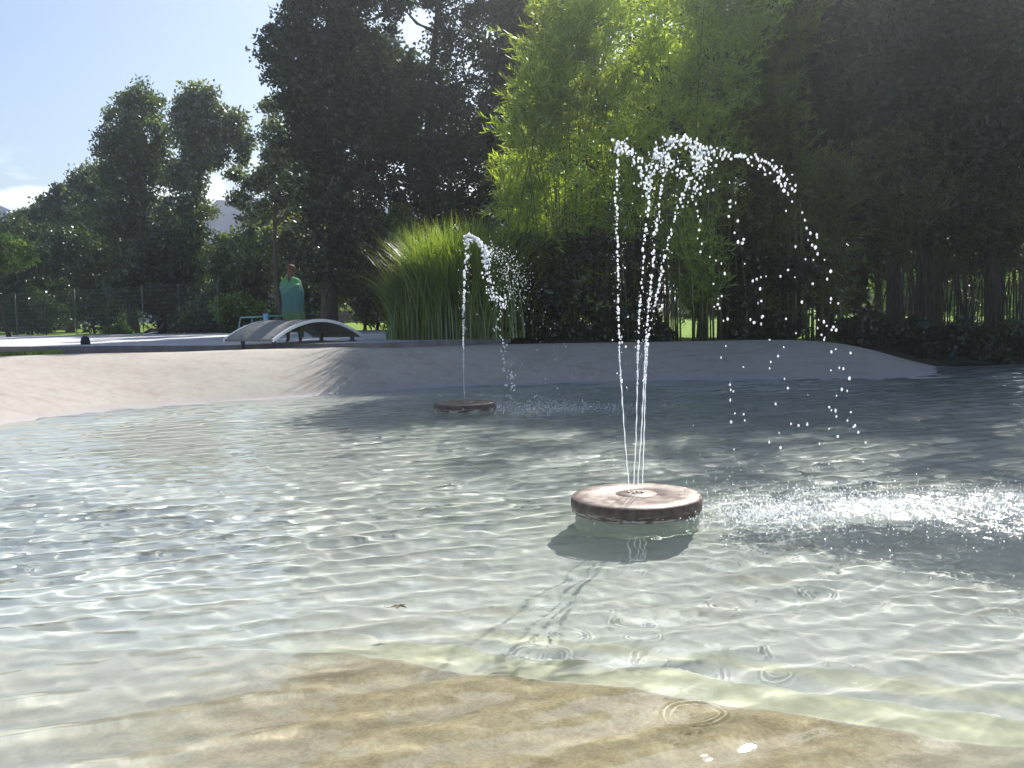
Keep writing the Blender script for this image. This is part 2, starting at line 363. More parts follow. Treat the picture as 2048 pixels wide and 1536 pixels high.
wr_ = nt.nodes.new('ShaderNodeMath'); wr_.operation = 'MULTIPLY_ADD'; nt.links.new(wa.outputs['Fac'], wr_.inputs[0]); wr_.inputs[1].default_value = .10; wr_.inputs[2].default_value = .01; nt.links.new(wr_.outputs[0], g.inputs['Roughness'])
o_ = nt.nodes.new('ShaderNodeOutputMaterial'); nt.links.new(g.outputs[0], o_.inputs[0])
water = grid('pool_water', XW, YW, ZW, M_water); tag(water, 'clear rippled pool water', kind='structure'); water.cycles.is_caustics_caster = True
a = water.data.attributes.new('chop', 'FLOAT', 'POINT'); a.data.foreach_set('value', np.clip((CH - .66) * 2.2, 0, 1).ravel().astype(np.float32))

# ------------------------------------------------------------------ fountains
def stone_mat():
    m, nt, b = mat('wet_stone', (.3, .2, .17), .45, .5); l = nt.links.new
    n1 = noise(nt, 9, 8, .7); n2 = noise(nt, 120, 3, .7)
    c = ramp(nt, n1.outputs[0], [(.32, (.10, .065, .052)), (.5, (.145, .10, .082)), (.7, (.20, .15, .128))])
    c = mixc(nt, .35, c, ramp(nt, n2.outputs[0], [(.35, (.08, .055, .045)), (.62, (.25, .205, .185))]))
    l(c, b.inputs['Base Color']); rr = ramp(nt, n1.outputs[0], [(.4, (.3,) * 3), (.6, (.55,) * 3)]); l(rr, b.inputs['Roughness'])
    bump(nt, b, n2.outputs[0], .6, .004); return m
def rim_mat():
    m, nt, b = mat('stained_rim', (.1, .07, .05), .6, .4); l = nt.links.new
    n1 = noise(nt, 14, 8, .7); g = nt.nodes.new('ShaderNodeNewGeometry'); sp = nt.nodes.new('ShaderNodeSeparateXYZ'); l(g.outputs['Position'], sp.inputs[0])
    c = ramp(nt, n1.outputs[0], [(.35, (.07, .045, .035)), (.6, (.15, .10, .08)), (.75, (.26, .2, .17))])
    n4 = noise(nt, 6, 5, .6, stretch=(1, 1, 5)); mr = nt.nodes.new('ShaderNodeMapRange'); mr.inputs[1].default_value = .05; mr.inputs[2].default_value = .015; l(sp.outputs[2], mr.inputs[0])
    f = nt.nodes.new('ShaderNodeMath'); f.operation = 'MULTIPLY'; l(mr.outputs[0], f.inputs[0]); l(ramp(nt, n4.outputs[0], [(.5, (0,) * 3), (.56, (.9,) * 3)]), f.inputs[1])
    c = mixc(nt, f.outputs[0], c, (.5, .46, .42)); l(c, b.inputs['Base Color']); bump(nt, b, n1.outputs[0], .6, .006); return m
M_stone, M_rim = stone_mat(), rim_mat()
M_ped = two_tone('pedestal_render', (.42, .48, .40), (.55, .60, .50), 5)
M_metal, _, _b = mat('nozzle_metal', (.35, .3, .28), .35); _b.inputs['Metallic'].default_value = .8
def fountain(c, label, seed):
    e = empty('fountain_base', (c.x, c.y, 0)); tag(e, label, 'fountain', 'round fountain bases in the pool')
    rs_ = random.Random(seed); ph = [rs_.uniform(0, 6.28) for _ in range(6)]
    def wob(q, i): return .006 * math.sin(3 * q + ph[0]) + .005 * math.sin(7 * q + ph[1]) + .004 * math.sin(17 * q + ph[2]) + .003 * math.sin(29 * q + ph[3] + i)
    m = MB(); m.lathe([(.475, -.03), (.482, 0), (.486, .05), (.484, .092), (.478, .100)], 96, wob=wob); rim = m.build('rim', M_rim, e, True)
    m = MB(); m.lathe([(.4775, .0985), (.470, .106), (.42, .111), (.16, .119), (.158, .116), (.150, .116), (.148, .1195), (.05, .121), (.001, .121)], 96, wob=lambda q, i: wob(q, 4) if i < 2 else 0); m.build('top_slab', M_stone, e, True)
    m = MB(); m.lathe([(.46, -.75), (.46, -.02), (.40, -.02)], 64); p = m.build('pedestal', M_ped, e, True); p.cycles.is_caustics_receiver = True
    for dx, dy in ((-.055, .01), (-.018, -.02), (.012, .015), (.045, -.005)) if seed == 1 else ((0, 0),):
        m = MB(); m.lathe([(.011, .118), (.011, .130), (.007, .133), (.001, .133)], 16, (dx, dy, 0)); m.build('nozzle', M_metal, e, True)
    return e
fountain(d1, 'larger looking round brown stone fountain base in the foreground water with four jets', 1)
fountain(d2, 'smaller looking round brown stone fountain base nearer the far slope with a single jet', 2)

# water in the air
M_drop = bpy.data.materials.new('water_drop'); M_drop.use_nodes = True; nt = M_drop.node_tree; nt.nodes.clear()
tr = nt.nodes.new('ShaderNodeBsdfTranslucent'); tr.inputs[0].default_value = (.95, .96, 1, 1); gl = nt.nodes.new('ShaderNodeBsdfGlossy'); gl.inputs[1].default_value = .15; gs = nt.nodes.new('ShaderNodeBsdfTransparent'); gs.inputs[0].default_value = (.9, .95, 1, 1)
a1 = nt.nodes.new('ShaderNodeMixShader'); a1.inputs[0].default_value = .35; a2 = nt.nodes.new('ShaderNodeMixShader'); a2.inputs[0].default_value = .25
o_ = nt.nodes.new('ShaderNodeOutputMaterial'); nt.links.new(tr.outputs[0], a1.inputs[1]); nt.links.new(gl.outputs[0], a1.inputs[2]); nt.links.new(a1.outputs[0], a2.inputs[1]); nt.links.new(gs.outputs[0], a2.inputs[2]); nt.links.new(a2.outputs[0], o_.inputs[0])
M_stream = M_drop.copy(); M_stream.name = 'water_stream'
for n_ in M_stream.node_tree.nodes:
    if n_.type == 'MIX_SHADER' and abs(n_.inputs[0].default_value - .25) < .001: n_.inputs[0].default_value = .55

import bmesh
def ico(sub):
    bm = bmesh.new(); bmesh.ops.create_icosphere(bm, subdivisions=sub, radius=1); v = np.array([q.co[:] for q in bm.verts]); f = np.array([[q.index for q in fc.verts] for fc in bm.faces]); bm.free(); return v, f
ICO1, ICO2 = ico(1), ico(2)
def drops_mesh(P, Rd, tilt=.35, seed=0, base=ICO2):
    r = np.random.default_rng(seed); P = np.asarray(P); Rd = np.asarray(Rd); v, f = base; n = len(P)
    st = np.stack([1 + .25 * r.normal(size=n) * tilt, 1 + .25 * r.normal(size=n) * tilt, 1.15 + .5 * np.abs(r.normal(size=n)) * tilt], 1)
    V = P[:, None, :] + v[None] * (Rd[:, None] * st)[:, None, :] * (1 + .12 * np.sin(v[None, :, :1] * 3 + r.uniform(0, 6, (n, 1, 1))))
    Fc = f[None] + (np.arange(n) * len(v))[:, None, None]
    return V.reshape(-1, 3), Fc.reshape(-1, 3)
def path(pts, D, sway=None):
    """Photo pixels (x, y) with the distance of the jet; returns a dense world polyline"""
    Q = [np.array(at(x, y, D + (dd[0] if dd else 0))) for x, y, *dd in pts]
    Q = np.array(Q); s = np.concatenate([[0], np.cumsum(np.linalg.norm(np.diff(Q, axis=0), axis=1))])
    return Q, s
def along(Q, s, t): return np.stack([np.interp(t, s, Q[:, i]) for i in range(3)], -1)
def jet(name, up_px, fall_px, D, label, group, seed, r0_=.0065, r1_=.0105, tube_to=.42, spread=.012):
    r = np.random.default_rng(seed); e = empty(name, tuple(at(*up_px[0][:2], D))); tag(e, label, 'water jet', group)
    base = np.array(e.location)
    Q, s = path(up_px, D); tot = s[-1]
    t = np.linspace(0, tot * tube_to, 60); P = along(Q, s, t)
    P[:, 0] += .0015 * np.sin(t * 40 + seed); m = MB()
    rad = [max(.0015, .0042 * (1 + .35 * math.sin(q * 55 + seed) * min(1, q / .6))) for q in t]
    m.tube(P - base, rad, 8); m.build('stream', M_stream, e, True)
    ts = []; q = tot * tube_to * .75
    while q < tot:
        ts.append(q); q += r.uniform(.016, .034) if r.random() < .86 else r.uniform(.04, .07)
    ts = np.array(ts); k = ts / tot
    P = along(Q, s, ts) + r.normal(0, 1, (len(ts), 3)) * (.0015 + spread * k ** 4)[:, None]
    Rd = (r0_ + (r1_ - r0_) * k) * r.uniform(.6, 1.25, len(ts))
    nm = 70; km = r.uniform(.35, 1, nm); Pm = along(Q, s, km * tot) + r.normal(0, 1, (nm, 3)) * (.012 + .04 * km ** 2)[:, None] * (1 if D < 8 else 1.6)
    P2 = [P, Pm]; R2 = [Rd, r.uniform(.0016, .0038, nm) * (1 if D < 8 else 1.7)]
    ntop = int(26 * spread / .012)                                 # the crown of the jet
    T = Q[-1]; P2.append(T + r.normal(0, 1, (ntop, 3)) * np.array([.035, .03, .03])); R2.append(r.uniform(.004, .010, ntop) * (1 if D < 8 else 1.5))
    V, Fc = drops_mesh(np.concatenate(P2) - base, np.concatenate(R2), seed=seed); mesh('rising_drops', V, Fc, M_drop, e, True)['kind'] = 'stuff'
    if fall_px:
        P3 = []; R3 = []
        for arc, n, sp_, rr in fall_px:
            Q, s = path(arc, D); t = np.sort(r.uniform(0, s[-1], n)); P = along(Q, s, t); k = (t / s[-1])
            P += r.normal(0, 1, (n, 3)) * (sp_ * (.5 + .9 * k))[:, None]; P3.append(P); R3.append(r.uniform(.55, 1.1, n) * rr)
        V, Fc = drops_mesh(np.concatenate(P3) - base, np.concatenate(R3), seed=seed + 50); mesh('falling_drops', V, Fc, M_drop, e, True)['kind'] = 'stuff'
    return e
G1 = 'jets of the foreground fountain'
def c5(l): return [(1100 + x / 2.926, 240 + y / 2.926, *d) for x, y, *d in l]
jet('water_jet', [(1258, 972), (1250, 880), (1242, 760)] + c5([(405, 1350), (400, 1100), (395, 700), (388, 400), (398, 260), (395, 190), (410, 150)]),
    [(c5([(400, 145), (440, 170), (480, 200), (515, 240), (545, 300), (560, 400)]), 60, .022, .0088), (c5([(545, 300), (500, 480), (460, 800), (440, 1000), (450, 1400), (430, 1700)]), 12, .05, .007)], 6.83,
    'straight leftmost jet of the foreground fountain, nearly vertical', G1, 11)
jet('water_jet', [(1267, 974), (1272, 880), (1275, 760)] + c5([(515, 1350), (525, 1100), (545, 820), (562, 560), (580, 430), (600, 330), (615, 220), (630, 195)]),
    [(c5([(610, 195), (660, 210), (700, 255), (760, 300), (800, 330)]), 50, .022, .0088), (c5([(560, 300), (580, 350), (570, 430)]), 24, .026, .0085), (c5([(800, 330), (850, 460), (860, 600), (900, 760), (960, 860), (990, 1100), (1020, 1250), (1040, 1500), (1080, 1800), (1100, 1950)]), 34, .045, .0085)], 6.83,
    'second jet from the left of the foreground fountain, topping out in the middle', G1, 12)
jet('water_jet', [(1275, 975), (1282, 880), (1288, 760)] + c5([(560, 1300), (572, 1150), (590, 950), (605, 800), (620, 640), (645, 430), (665, 320), (690, 230), (710, 130)]),
    [(c5([(700, 125), (760, 110), (800, 120), (850, 170), (880, 260), (870, 330)]), 80, .024, .009), (c5([(900, 200), (960, 300), (1050, 490), (1100, 610), (1130, 800), (1210, 930), (1220, 1200), (1320, 1310), (1340, 1400), (1380, 1600), (1390, 1850), (1420, 2050)]), 40, .05, .009)], 6.83,
    'third jet from the left of the foreground fountain, rising to the highest crown', G1, 13)
jet('water_jet', [(1285, 974), (1288, 880), (1291, 760)] + c5([(575, 1250), (610, 1100), (650, 900), (700, 680), (755, 490), (800, 380), (850, 290), (900, 230)]),
    [(c5([(800, 120), (900, 165), (1000, 195), (1150, 215), (1270, 265), (1370, 340), (1420, 450)]), 120, .026, .0092), (c5([(1420, 450), (1480, 600), (1560, 720), (1610, 850), (1620, 1000), (1630, 1200), (1650, 1400), (1690, 1550), (1740, 1800), (1860, 1960)]), 44, .045, .0098),
     (c5([(900, 230), (880, 330), (860, 450), (800, 420)]), 42, .036, .0085), (c5([(1050, 300), (1250, 500), (1450, 760), (1500, 1000), (1540, 1300), (1570, 1500), (1650, 1800), (1700, 2100)]), 26, .09, .0085)], 6.83,
    'rightmost jet of the foreground fountain, leaning right into a long falling arch', G1, 14)
def c4(l): return [(760 + x / 3.34, 420 + y / 3.34, *d) for x, y, *d in l]
jet('water_jet', c4([(562, 1262), (560, 1100), (556, 900), (558, 700), (563, 500), (575, 320), (590, 210)]),
    [(c4([(560, 180), (600, 170), (640, 190), (680, 240), (710, 290), (700, 350)]), 150, .025, .017), (c4([(700, 300), (715, 400), (725, 500), (760, 580), (835, 625)]), 90, .04, .015), (c4([(835, 640), (790, 720), (775, 770), (800, 830), (822, 890), (830, 1000), (830, 1060), (875, 1100), (890, 1160), (850, 1250)]), 60, .03, .014),
     (c4([(720, 260), (840, 350), (900, 450), (880, 600)]), 420, .13, .0062), (c4([(900, 500), (1000, 700), (1150, 850), (1200, 1100), (1250, 1280)]), 46, .25, .008)], 14.3,
    'single slim jet of the far fountain with a cloud of spray on its right', 'jet of the far fountain', 15, .011, .02, .25, .02)
# splashes where the drops land
def splash(name, rects, n, label, seed, group=None, r=(.002, .0055)):
    q = np.random.default_rng(seed); P = []; Rd = []
    for (cx, cy, sx, sy, h, k) in rects:
        m_ = int(n * k); x = q.normal(cx, sx, m_); y = q.normal(cy, sy, m_); z = np.abs(q.exponential(h, m_)) + .004
        P.append(np.stack([x, y, z], 1)); Rd.append(q.uniform(*r, m_))
    V, Fc = drops_mesh(np.concatenate(P), np.concatenate(Rd), seed=seed, base=ICO1)
    o = mesh(name, V, Fc, M_drop, smooth=True); tag(o, label, 'splash', group, 'stuff'); return o
splash('splash_drops', [(2.2, 6.65, .55, .28, .03, 1), (3.2, 6.7, .6, .3, .018, .8), (1.75, 6.45, .25, .2, .03, .5), (2.0, 8.0, .7, .9, .05, .12), (3.6, 6.3, .9, .5, .012, .6)], 1500, 'fine white drops jumping off the water right of the foreground fountain', 21)
splash('splash_drops', [(.25, 14.0, .45, .3, .06, 1), (1.1, 13.8, .5, .25, .03, .6), (2.0, 14, 1.3, 1.5, .15, .12)], 520, 'fine white drops jumping off the water right of the far fountain', 22, r=(.004, .009))

# ------------------------------------------------------------------ plants
def rand_unit(r, n):
    v = r.normal(size=(n, 3)); return v / np.linalg.norm(v, axis=1, keepdims=True)
def leaf_geo(r, P, length, width, dirs=None, spread=1.0, fold=True):
    n = len(P); a = rand_unit(r, n)
    if dirs is not None: a = dirs + spread * a; a /= np.linalg.norm(a, axis=1, keepdims=True)
    b = np.cross(a, rand_unit(r, n)); b /= np.linalg.norm(b, axis=1, keepdims=True)
    Ls = length * r.uniform(.65, 1.3, (n, 1)); Ws = width * r.uniform(.7, 1.25, (n, 1)) * .5
    V = np.stack([P, P + a * Ls * .45 + b * Ws, P + a * Ls, P + a * Ls * .45 - b * Ws], 1)
    return V.reshape(-1, 3), np.arange(4 * n).reshape(-1, 4)
def spheres(r, blobs, n, shell=.35, squash=.85):
    """clump centres in a union of balls, thicker towards the outside"""
    w_ = np.array([b[3] ** 2.3 for b in blobs]); idx = r.choice(len(blobs), n, p=w_ / w_.sum())
    B = np.array([b[:4] for b in blobs])[idx]
    d = rand_unit(r, n); rad = (r.uniform(shell, 1, n) ** .6)[:, None] * B[:, 3:4]
    d[:, 2] *= squash
    return B[:, :3] + d * rad
def tree(name, px, D, blobs, nleaf, leaf, material, label, cat='tree', group=None, seed=0, clump=.45, trunk_r=.16, trunks=1, bark=None, zb=.8, shell=.3, per=60, wood=True, depth=1.0, z_low=None):
    """px: photo x of the trunk; blobs: (photo x, photo y, photo radius[, extra distance])"""
    r = np.random.default_rng(seed); b0 = at(px, 650, D); zb = gz_at(b0.x, D) - .02; base = np.array([b0.x, D, zb]); e = empty(name, tuple(base)); tag(e, label, cat, group)
    BL = []
    for bx, by, br, *dd in blobs:
        DD = D + (dd[0] if dd else r.uniform(-.6, .6) * depth * 1.2); p = at(bx, by, DD); BL.append((p.x - base[0], p.y - base[1], p.z - base[2], br / F * DD))
    nc = max(8, nleaf // per); CC = spheres(r, BL, nc, shell)
    CC[:, 2] = np.maximum(CC[:, 2], .1 * r.uniform(.5, 2.5, len(CC))); nc = len(CC)
    cr_ = clump * r.uniform(.5, 1.3, nc)
    k = nleaf // nc; off = rand_unit(r, nc * k) * (r.uniform(0, 1, nc * k) ** .5)[:, None]; off[:, 2] *= .7
    P = np.repeat(CC, k, 0) + off * np.repeat(cr_, k)[:, None]
    P = P[P[:, 2] > .05]
    V, Fc = leaf_geo(r, P, leaf[0], leaf[1]); mesh('crown', V, Fc, material, e)
    if wood:
        m = MB(); top = max(b[2] for b in BL); topb = max(BL, key=lambda b: b[2])
        for tk in range(trunks):
            ox = r.uniform(-.5, .5) * (trunks > 1); P_ = []; rd = []
            for i in range(9):
                t = i / 8; P_.append((ox + t * (topb[0] - ox) * t + .12 * math.sin(t * 5 + tk + seed), .1 * math.sin(t * 4 + seed) + r.uniform(-.3, .3) * (trunks > 1) * t, -.1 + t * top * .92)); rd.append(trunk_r * (1 - .85 * t) * (1.25 if i == 0 else 1))
            m.tube(P_, rd, 9)
            sel = r.choice(nc, min(nc, 34 // trunks), replace=False)
            for j in sel:
                c = CC[j]; zt = max(.15 * top, c[2] - r.uniform(.25, .5) * (math.hypot(c[0], c[1]) + 1)); t = min(.95, zt / (top * .92)); f_ = t * 8; i0 = int(f_); a = Vector(P_[i0]).lerp(Vector(P_[min(8, i0 + 1)]), f_ - i0)
                c = Vector(c); mid = a.lerp(c, .5) + Vector((r.uniform(-.2, .2), r.uniform(-.2, .2), -.12 * (c - a).length)); rr_ = trunk_r * (1 - .85 * t) * .5
                m.tube([a, a.lerp(mid, .6), mid, mid.lerp(c, .5) + Vector((0, 0, .03)), c], [rr_, rr_ * .8, rr_ * .6, rr_ * .4, .008], 6)
        m.build('trunk', bark or M_bark, e, True)
    return e

GW = 'tall trees behind the pool'
# big dark trees, centre left; hole of sky near (840, 65)
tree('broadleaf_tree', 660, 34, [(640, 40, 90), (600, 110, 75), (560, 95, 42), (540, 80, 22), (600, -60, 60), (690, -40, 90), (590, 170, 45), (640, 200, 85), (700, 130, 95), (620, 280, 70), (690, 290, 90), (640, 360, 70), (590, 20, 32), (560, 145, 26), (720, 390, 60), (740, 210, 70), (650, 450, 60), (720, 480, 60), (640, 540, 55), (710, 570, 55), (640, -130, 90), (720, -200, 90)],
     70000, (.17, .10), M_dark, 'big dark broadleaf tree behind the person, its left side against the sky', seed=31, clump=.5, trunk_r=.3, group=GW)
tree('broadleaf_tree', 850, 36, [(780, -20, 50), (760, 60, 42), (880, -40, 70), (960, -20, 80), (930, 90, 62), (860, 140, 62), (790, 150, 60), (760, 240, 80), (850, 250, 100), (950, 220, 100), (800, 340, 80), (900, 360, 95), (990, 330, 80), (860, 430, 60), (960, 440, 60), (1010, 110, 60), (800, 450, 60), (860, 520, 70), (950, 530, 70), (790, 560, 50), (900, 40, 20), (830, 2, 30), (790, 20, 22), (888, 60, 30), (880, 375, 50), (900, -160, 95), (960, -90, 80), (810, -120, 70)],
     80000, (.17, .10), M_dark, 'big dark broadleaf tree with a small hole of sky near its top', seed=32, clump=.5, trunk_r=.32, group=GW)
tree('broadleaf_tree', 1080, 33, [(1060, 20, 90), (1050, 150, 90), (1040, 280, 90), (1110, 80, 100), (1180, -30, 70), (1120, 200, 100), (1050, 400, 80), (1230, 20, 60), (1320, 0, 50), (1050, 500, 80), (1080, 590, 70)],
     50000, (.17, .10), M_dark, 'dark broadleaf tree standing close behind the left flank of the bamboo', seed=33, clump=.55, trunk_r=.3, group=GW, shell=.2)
# slim paler tree peeking out at the left edge of the dark one
tree('poplar_tree', 562, 38, [(545, 215, 22), (545, 260, 28), (560, 310, 34), (540, 350, 30), (570, 380, 36), (510, 365, 22), (480, 400, 22), (500, 430, 24), (530, 420, 24), (470, 350, 18), (540, 470, 22)],
     15000, (.14, .09), M_oliv, 'thin grey green tree with open twigs left of the big dark tree', seed=34, clump=.34, trunk_r=.14, per=40, bark=M_bark)
# the round-topped pair
tree('poplar_tree', 270, 52, [(275, 190, 32), (255, 205, 26), (300, 215, 28), (240, 240, 30), (225, 280, 30), (290, 265, 45), (250, 310, 48), (300, 330, 52), (225, 350, 36), (270, 400, 58), (310, 440, 55), (230, 440, 48), (270, 500, 60), (270, 570, 60), (215, 300, 20)],
     42000, (.22, .12), M_mid, 'tall round topped tree with the higher and more ragged of the two twin crowns', seed=35, clump=.6, trunk_r=.3, group='pair of round topped trees')
tree('poplar_tree', 392, 50, [(395, 200, 36), (370, 215, 26), (420, 220, 28), (375, 255, 40), (430, 260, 40), (460, 245, 30), (480, 285, 28), (400, 310, 42), (370, 360, 40), (390, 420, 36), (350, 430, 40), (370, 500, 50), (360, 570, 55), (490, 320, 18), (430, 310, 26)],
     38000, (.22, .12), M_oliv, 'tall tree with the rounder of the two twin crowns, open sky beside its trunk', seed=36, clump=.55, trunk_r=.32, group='pair of round topped trees', per=60)
# wood dropping away to the left
lefty = [(205, 62, [(205, 345, 30), (180, 370, 34), (215, 420, 45), (180, 470, 50), (200, 560, 60)], 'dark tree tucked under the left flank of the higher twin crown'),
         (140, 66, [(140, 385, 28), (120, 410, 34), (150, 440, 42), (130, 510, 50), (140, 590, 50)], 'dark tree in the wood at the left, second step down from the twin crowns'),
         (85, 70, [(90, 420, 26), (70, 440, 28), (90, 470, 36), (80, 540, 50), (80, 610, 40)], 'dark tree in the wood at the left, third step down from the twin crowns'),
         (35, 74, [(40, 440, 20), (25, 465, 24), (45, 490, 30), (25, 550, 45), (30, 620, 40)], 'lowest dark tree in the wood at the left, in front of the blue hill'),
         (-40, 76, [(-30, 470, 30), (-50, 520, 50), (-40, 590, 50)], 'dark tree at the left edge of the picture')]
for i, (px, D, bl, lab) in enumerate(lefty):
    tree('broadleaf_tree', px, D, bl, 17000, (.30, .17), M_dark if i % 2 else M_mid, lab, seed=40 + i, clump=.8, trunk_r=.25, group='wood on the left', trunks=2)
tree('small_tree', 10, 44, [(5, 490, 26), (35, 500, 22), (-20, 500, 35), (50, 515, 14), (10, 520, 26)], 9000, (.2, .11), M_brig, 'small brighter green tree with drooping boughs at the left edge', seed=46, clump=.45, trunk_r=.1)
tree('broadleaf_tree', 640, 52, [(620, 180, 60), (660, 240, 70), (610, 300, 60), (660, 370, 70), (620, 440, 60), (660, 500, 60), (600, 540, 50), (700, 180, 60), (740, 110, 60), (800, 175, 65), (770, 260, 60), (690, 90, 55)], 34000, (.26, .15), M_dark, 'farther tree filling the gap directly behind the big dark tree, hidden crown added to shade the deck', seed=47, clump=.7, trunk_r=.25, shell=.15)  # upper crown, unseen behind nearer trees, added to shade the deck
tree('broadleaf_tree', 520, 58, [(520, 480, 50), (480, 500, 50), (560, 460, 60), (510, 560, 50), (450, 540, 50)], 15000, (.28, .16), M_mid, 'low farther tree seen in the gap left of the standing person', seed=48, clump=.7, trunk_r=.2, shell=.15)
# undergrowth between the fence and the pampas grass
under = [(60, 56, 95, M_dark, 'dark thicket behind the left end of the wire fence', 14000), (190, 54, 95, M_dark, 'dark thicket behind the wire fence left of the low bright bush', 14000), (330, 47, 105, M_dark, 'dark shrubbery behind the wire fence under the twin crowns', 20000), (450, 45, 75, M_mid, 'loose shrub behind the bright bush beside the fence', 15000), (640, 40, 95, M_oliv, 'grey green understorey right of the standing person', 22000), (750, 38, 90, M_oliv, 'understorey with glinting leaves left of the pampas grass', 20000), (545, 42, 80, M_mid, 'understorey shrub directly behind the standing person', 16000), (860, 37, 100, M_dark, 'dark understorey behind the pampas grass', 16000), (980, 37, 90, M_dark, 'dark understorey between the pampas grass and the bamboo', 14000)]
for i, (px, D, rr, m_, lab, n) in enumerate(under):
    bl = [(px + random.uniform(-rr * .6, rr * .6), 485 + (35 if px in (450, 545) else 0) + j * 24 + random.uniform(-8, 8), rr * random.uniform(.45, .7)) for j in range(7)]
    tree('shrub', px, D, bl, n, (.20, .12), m_, lab, 'shrub', seed=50 + i, clump=.5, trunk_r=.07, trunks=3, per=45)
tree('bush', 470, 41, [(445, 615, 20), (480, 608, 22), (510, 620, 18), (460, 635, 22), (495, 635, 20)], 7000, (.16, .10), M_brig, 'bright green bush at the right end of the wire fence', 'bush', seed=60, clump=.3, trunk_r=.03, trunks=2)
tree('bush', 228, 50, [(215, 662, 9), (235, 660, 11), (252, 661, 8)], 1800, (.16, .09), M_brig, 'low bright green bush at the foot of the wire fence', 'bush', seed=61, clump=.25, trunk_r=.02, trunks=1)
tree('bush', 795, 34, [(780, 440, 26), (800, 425, 22), (760, 470, 20), (810, 460, 24)], 3000, (.14, .08), M_brig, 'sunlit green sapling above the left side of the pampas grass', 'bush', seed=62, clump=.35, trunk_r=.04)

# right hand dark trees, tops above the frame
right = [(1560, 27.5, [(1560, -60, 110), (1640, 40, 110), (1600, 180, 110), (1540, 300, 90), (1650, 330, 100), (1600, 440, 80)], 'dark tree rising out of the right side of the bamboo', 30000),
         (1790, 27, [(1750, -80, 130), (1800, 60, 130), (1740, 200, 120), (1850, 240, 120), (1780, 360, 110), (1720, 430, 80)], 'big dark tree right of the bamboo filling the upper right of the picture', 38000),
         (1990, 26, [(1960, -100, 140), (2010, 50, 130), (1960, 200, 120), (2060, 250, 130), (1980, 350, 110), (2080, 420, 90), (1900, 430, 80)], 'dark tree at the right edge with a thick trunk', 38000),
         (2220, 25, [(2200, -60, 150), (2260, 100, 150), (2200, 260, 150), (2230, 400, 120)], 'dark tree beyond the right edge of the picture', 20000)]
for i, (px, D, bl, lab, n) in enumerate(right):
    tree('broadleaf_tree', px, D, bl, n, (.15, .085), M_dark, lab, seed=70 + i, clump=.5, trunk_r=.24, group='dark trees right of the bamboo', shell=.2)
    # their upper crowns, above the frame, shade the right of the pool
for i, (px, D, zc, rr) in enumerate([(1650, 30, 17.6, 3.2), (1850, 29, 17.2, 3.8), (2120, 28, 17.8, 4.0), (1450, 31.5, 12.2, 2.5)]):
    b = at(px, 600, D); e = empty('broadleaf_tree', (b.x, D, gz_at(b.x, D))); tag(e, ['tall tree whose crown stands above the picture behind the bamboo', 'tallest tree behind the dark trees on the right', 'tall tree beyond the right edge behind the others', 'tall tree behind the middle of the bamboo'][i], 'tree', 'tall trees standing behind the bamboo')
    r = np.random.default_rng(90 + i); CC = spheres(r, [(0, 0, zc - .8, rr), (.9, .3, zc - 3.2, rr * 1.1), (-1, 0, zc - 3.8, rr)] + [(0, 0, zc - 7, rr)] * (zc > 11), 420, .2)
    P = np.repeat(CC, 50, 0) + rand_unit(r, 420 * 50) * r.uniform(0, .6, (420 * 50, 1)); V, Fc = leaf_geo(r, P, .2, .12); mesh('crown', V, Fc, M_dark, e)
    m = MB(); m.tube([(0, 0, -.1), (.1, 0, zc * .4), (-.1, .1, zc * .75), (0, 0, zc)], [.3, .24, .15, .04], 10); m.build('trunk', M_bark, e, True)

for i, (px, D, ytop) in enumerate([(1150, 31, 120), (1270, 32, 130), (1400, 32.5, 110), (1530, 33, -30), (1650, 32, -40), (1760, 33, -60), (1880, 33, -60), (2000, 32, -60), (2130, 32, -60)]):
    lab = ['behind the left part of the bamboo', 'behind the bamboo and the leftmost jet', 'behind the bamboo and the arch of drops', 'behind the right part of the bamboo', 'behind the second lawn gap', 'just right of the second lawn gap', 'behind the dark canes, left one', 'behind the thick trunk near the right edge', 'outside the right edge of the picture'][i]
    bl = [(px + random.uniform(-45, 45), y, random.uniform(55, 80)) for y in range(ytop, 560 if px > 1700 else 600, 52)]
    tree('broadleaf_tree', px, D, bl, 26000, (.20, .12), M_dark, 'dense dark backing tree ' + lab, group='backing trees behind the bamboo', seed=300 + i, clump=.6, trunk_r=.16, shell=.15)
for i, px in enumerate((1800, 1880, 1960, 2060)):
    tree('bush', px, 47, [(px - 25, 560, 30), (px + 20, 540, 32), (px, 590, 34), (px + 30, 610, 28), (px - 25, 620, 26)], 5000, (.2, .12), M_brig, ['sunlit bush seen between the dark canes, first from the crest end', 'sunlit bush seen between the dark canes, second from the crest end', 'sunlit bush seen left of the thick trunk', 'sunlit bush seen at the right edge between the canes'][i], 'bush', 'sunlit bushes behind the canes', seed=330 + i, clump=.5, trunk_r=.04)

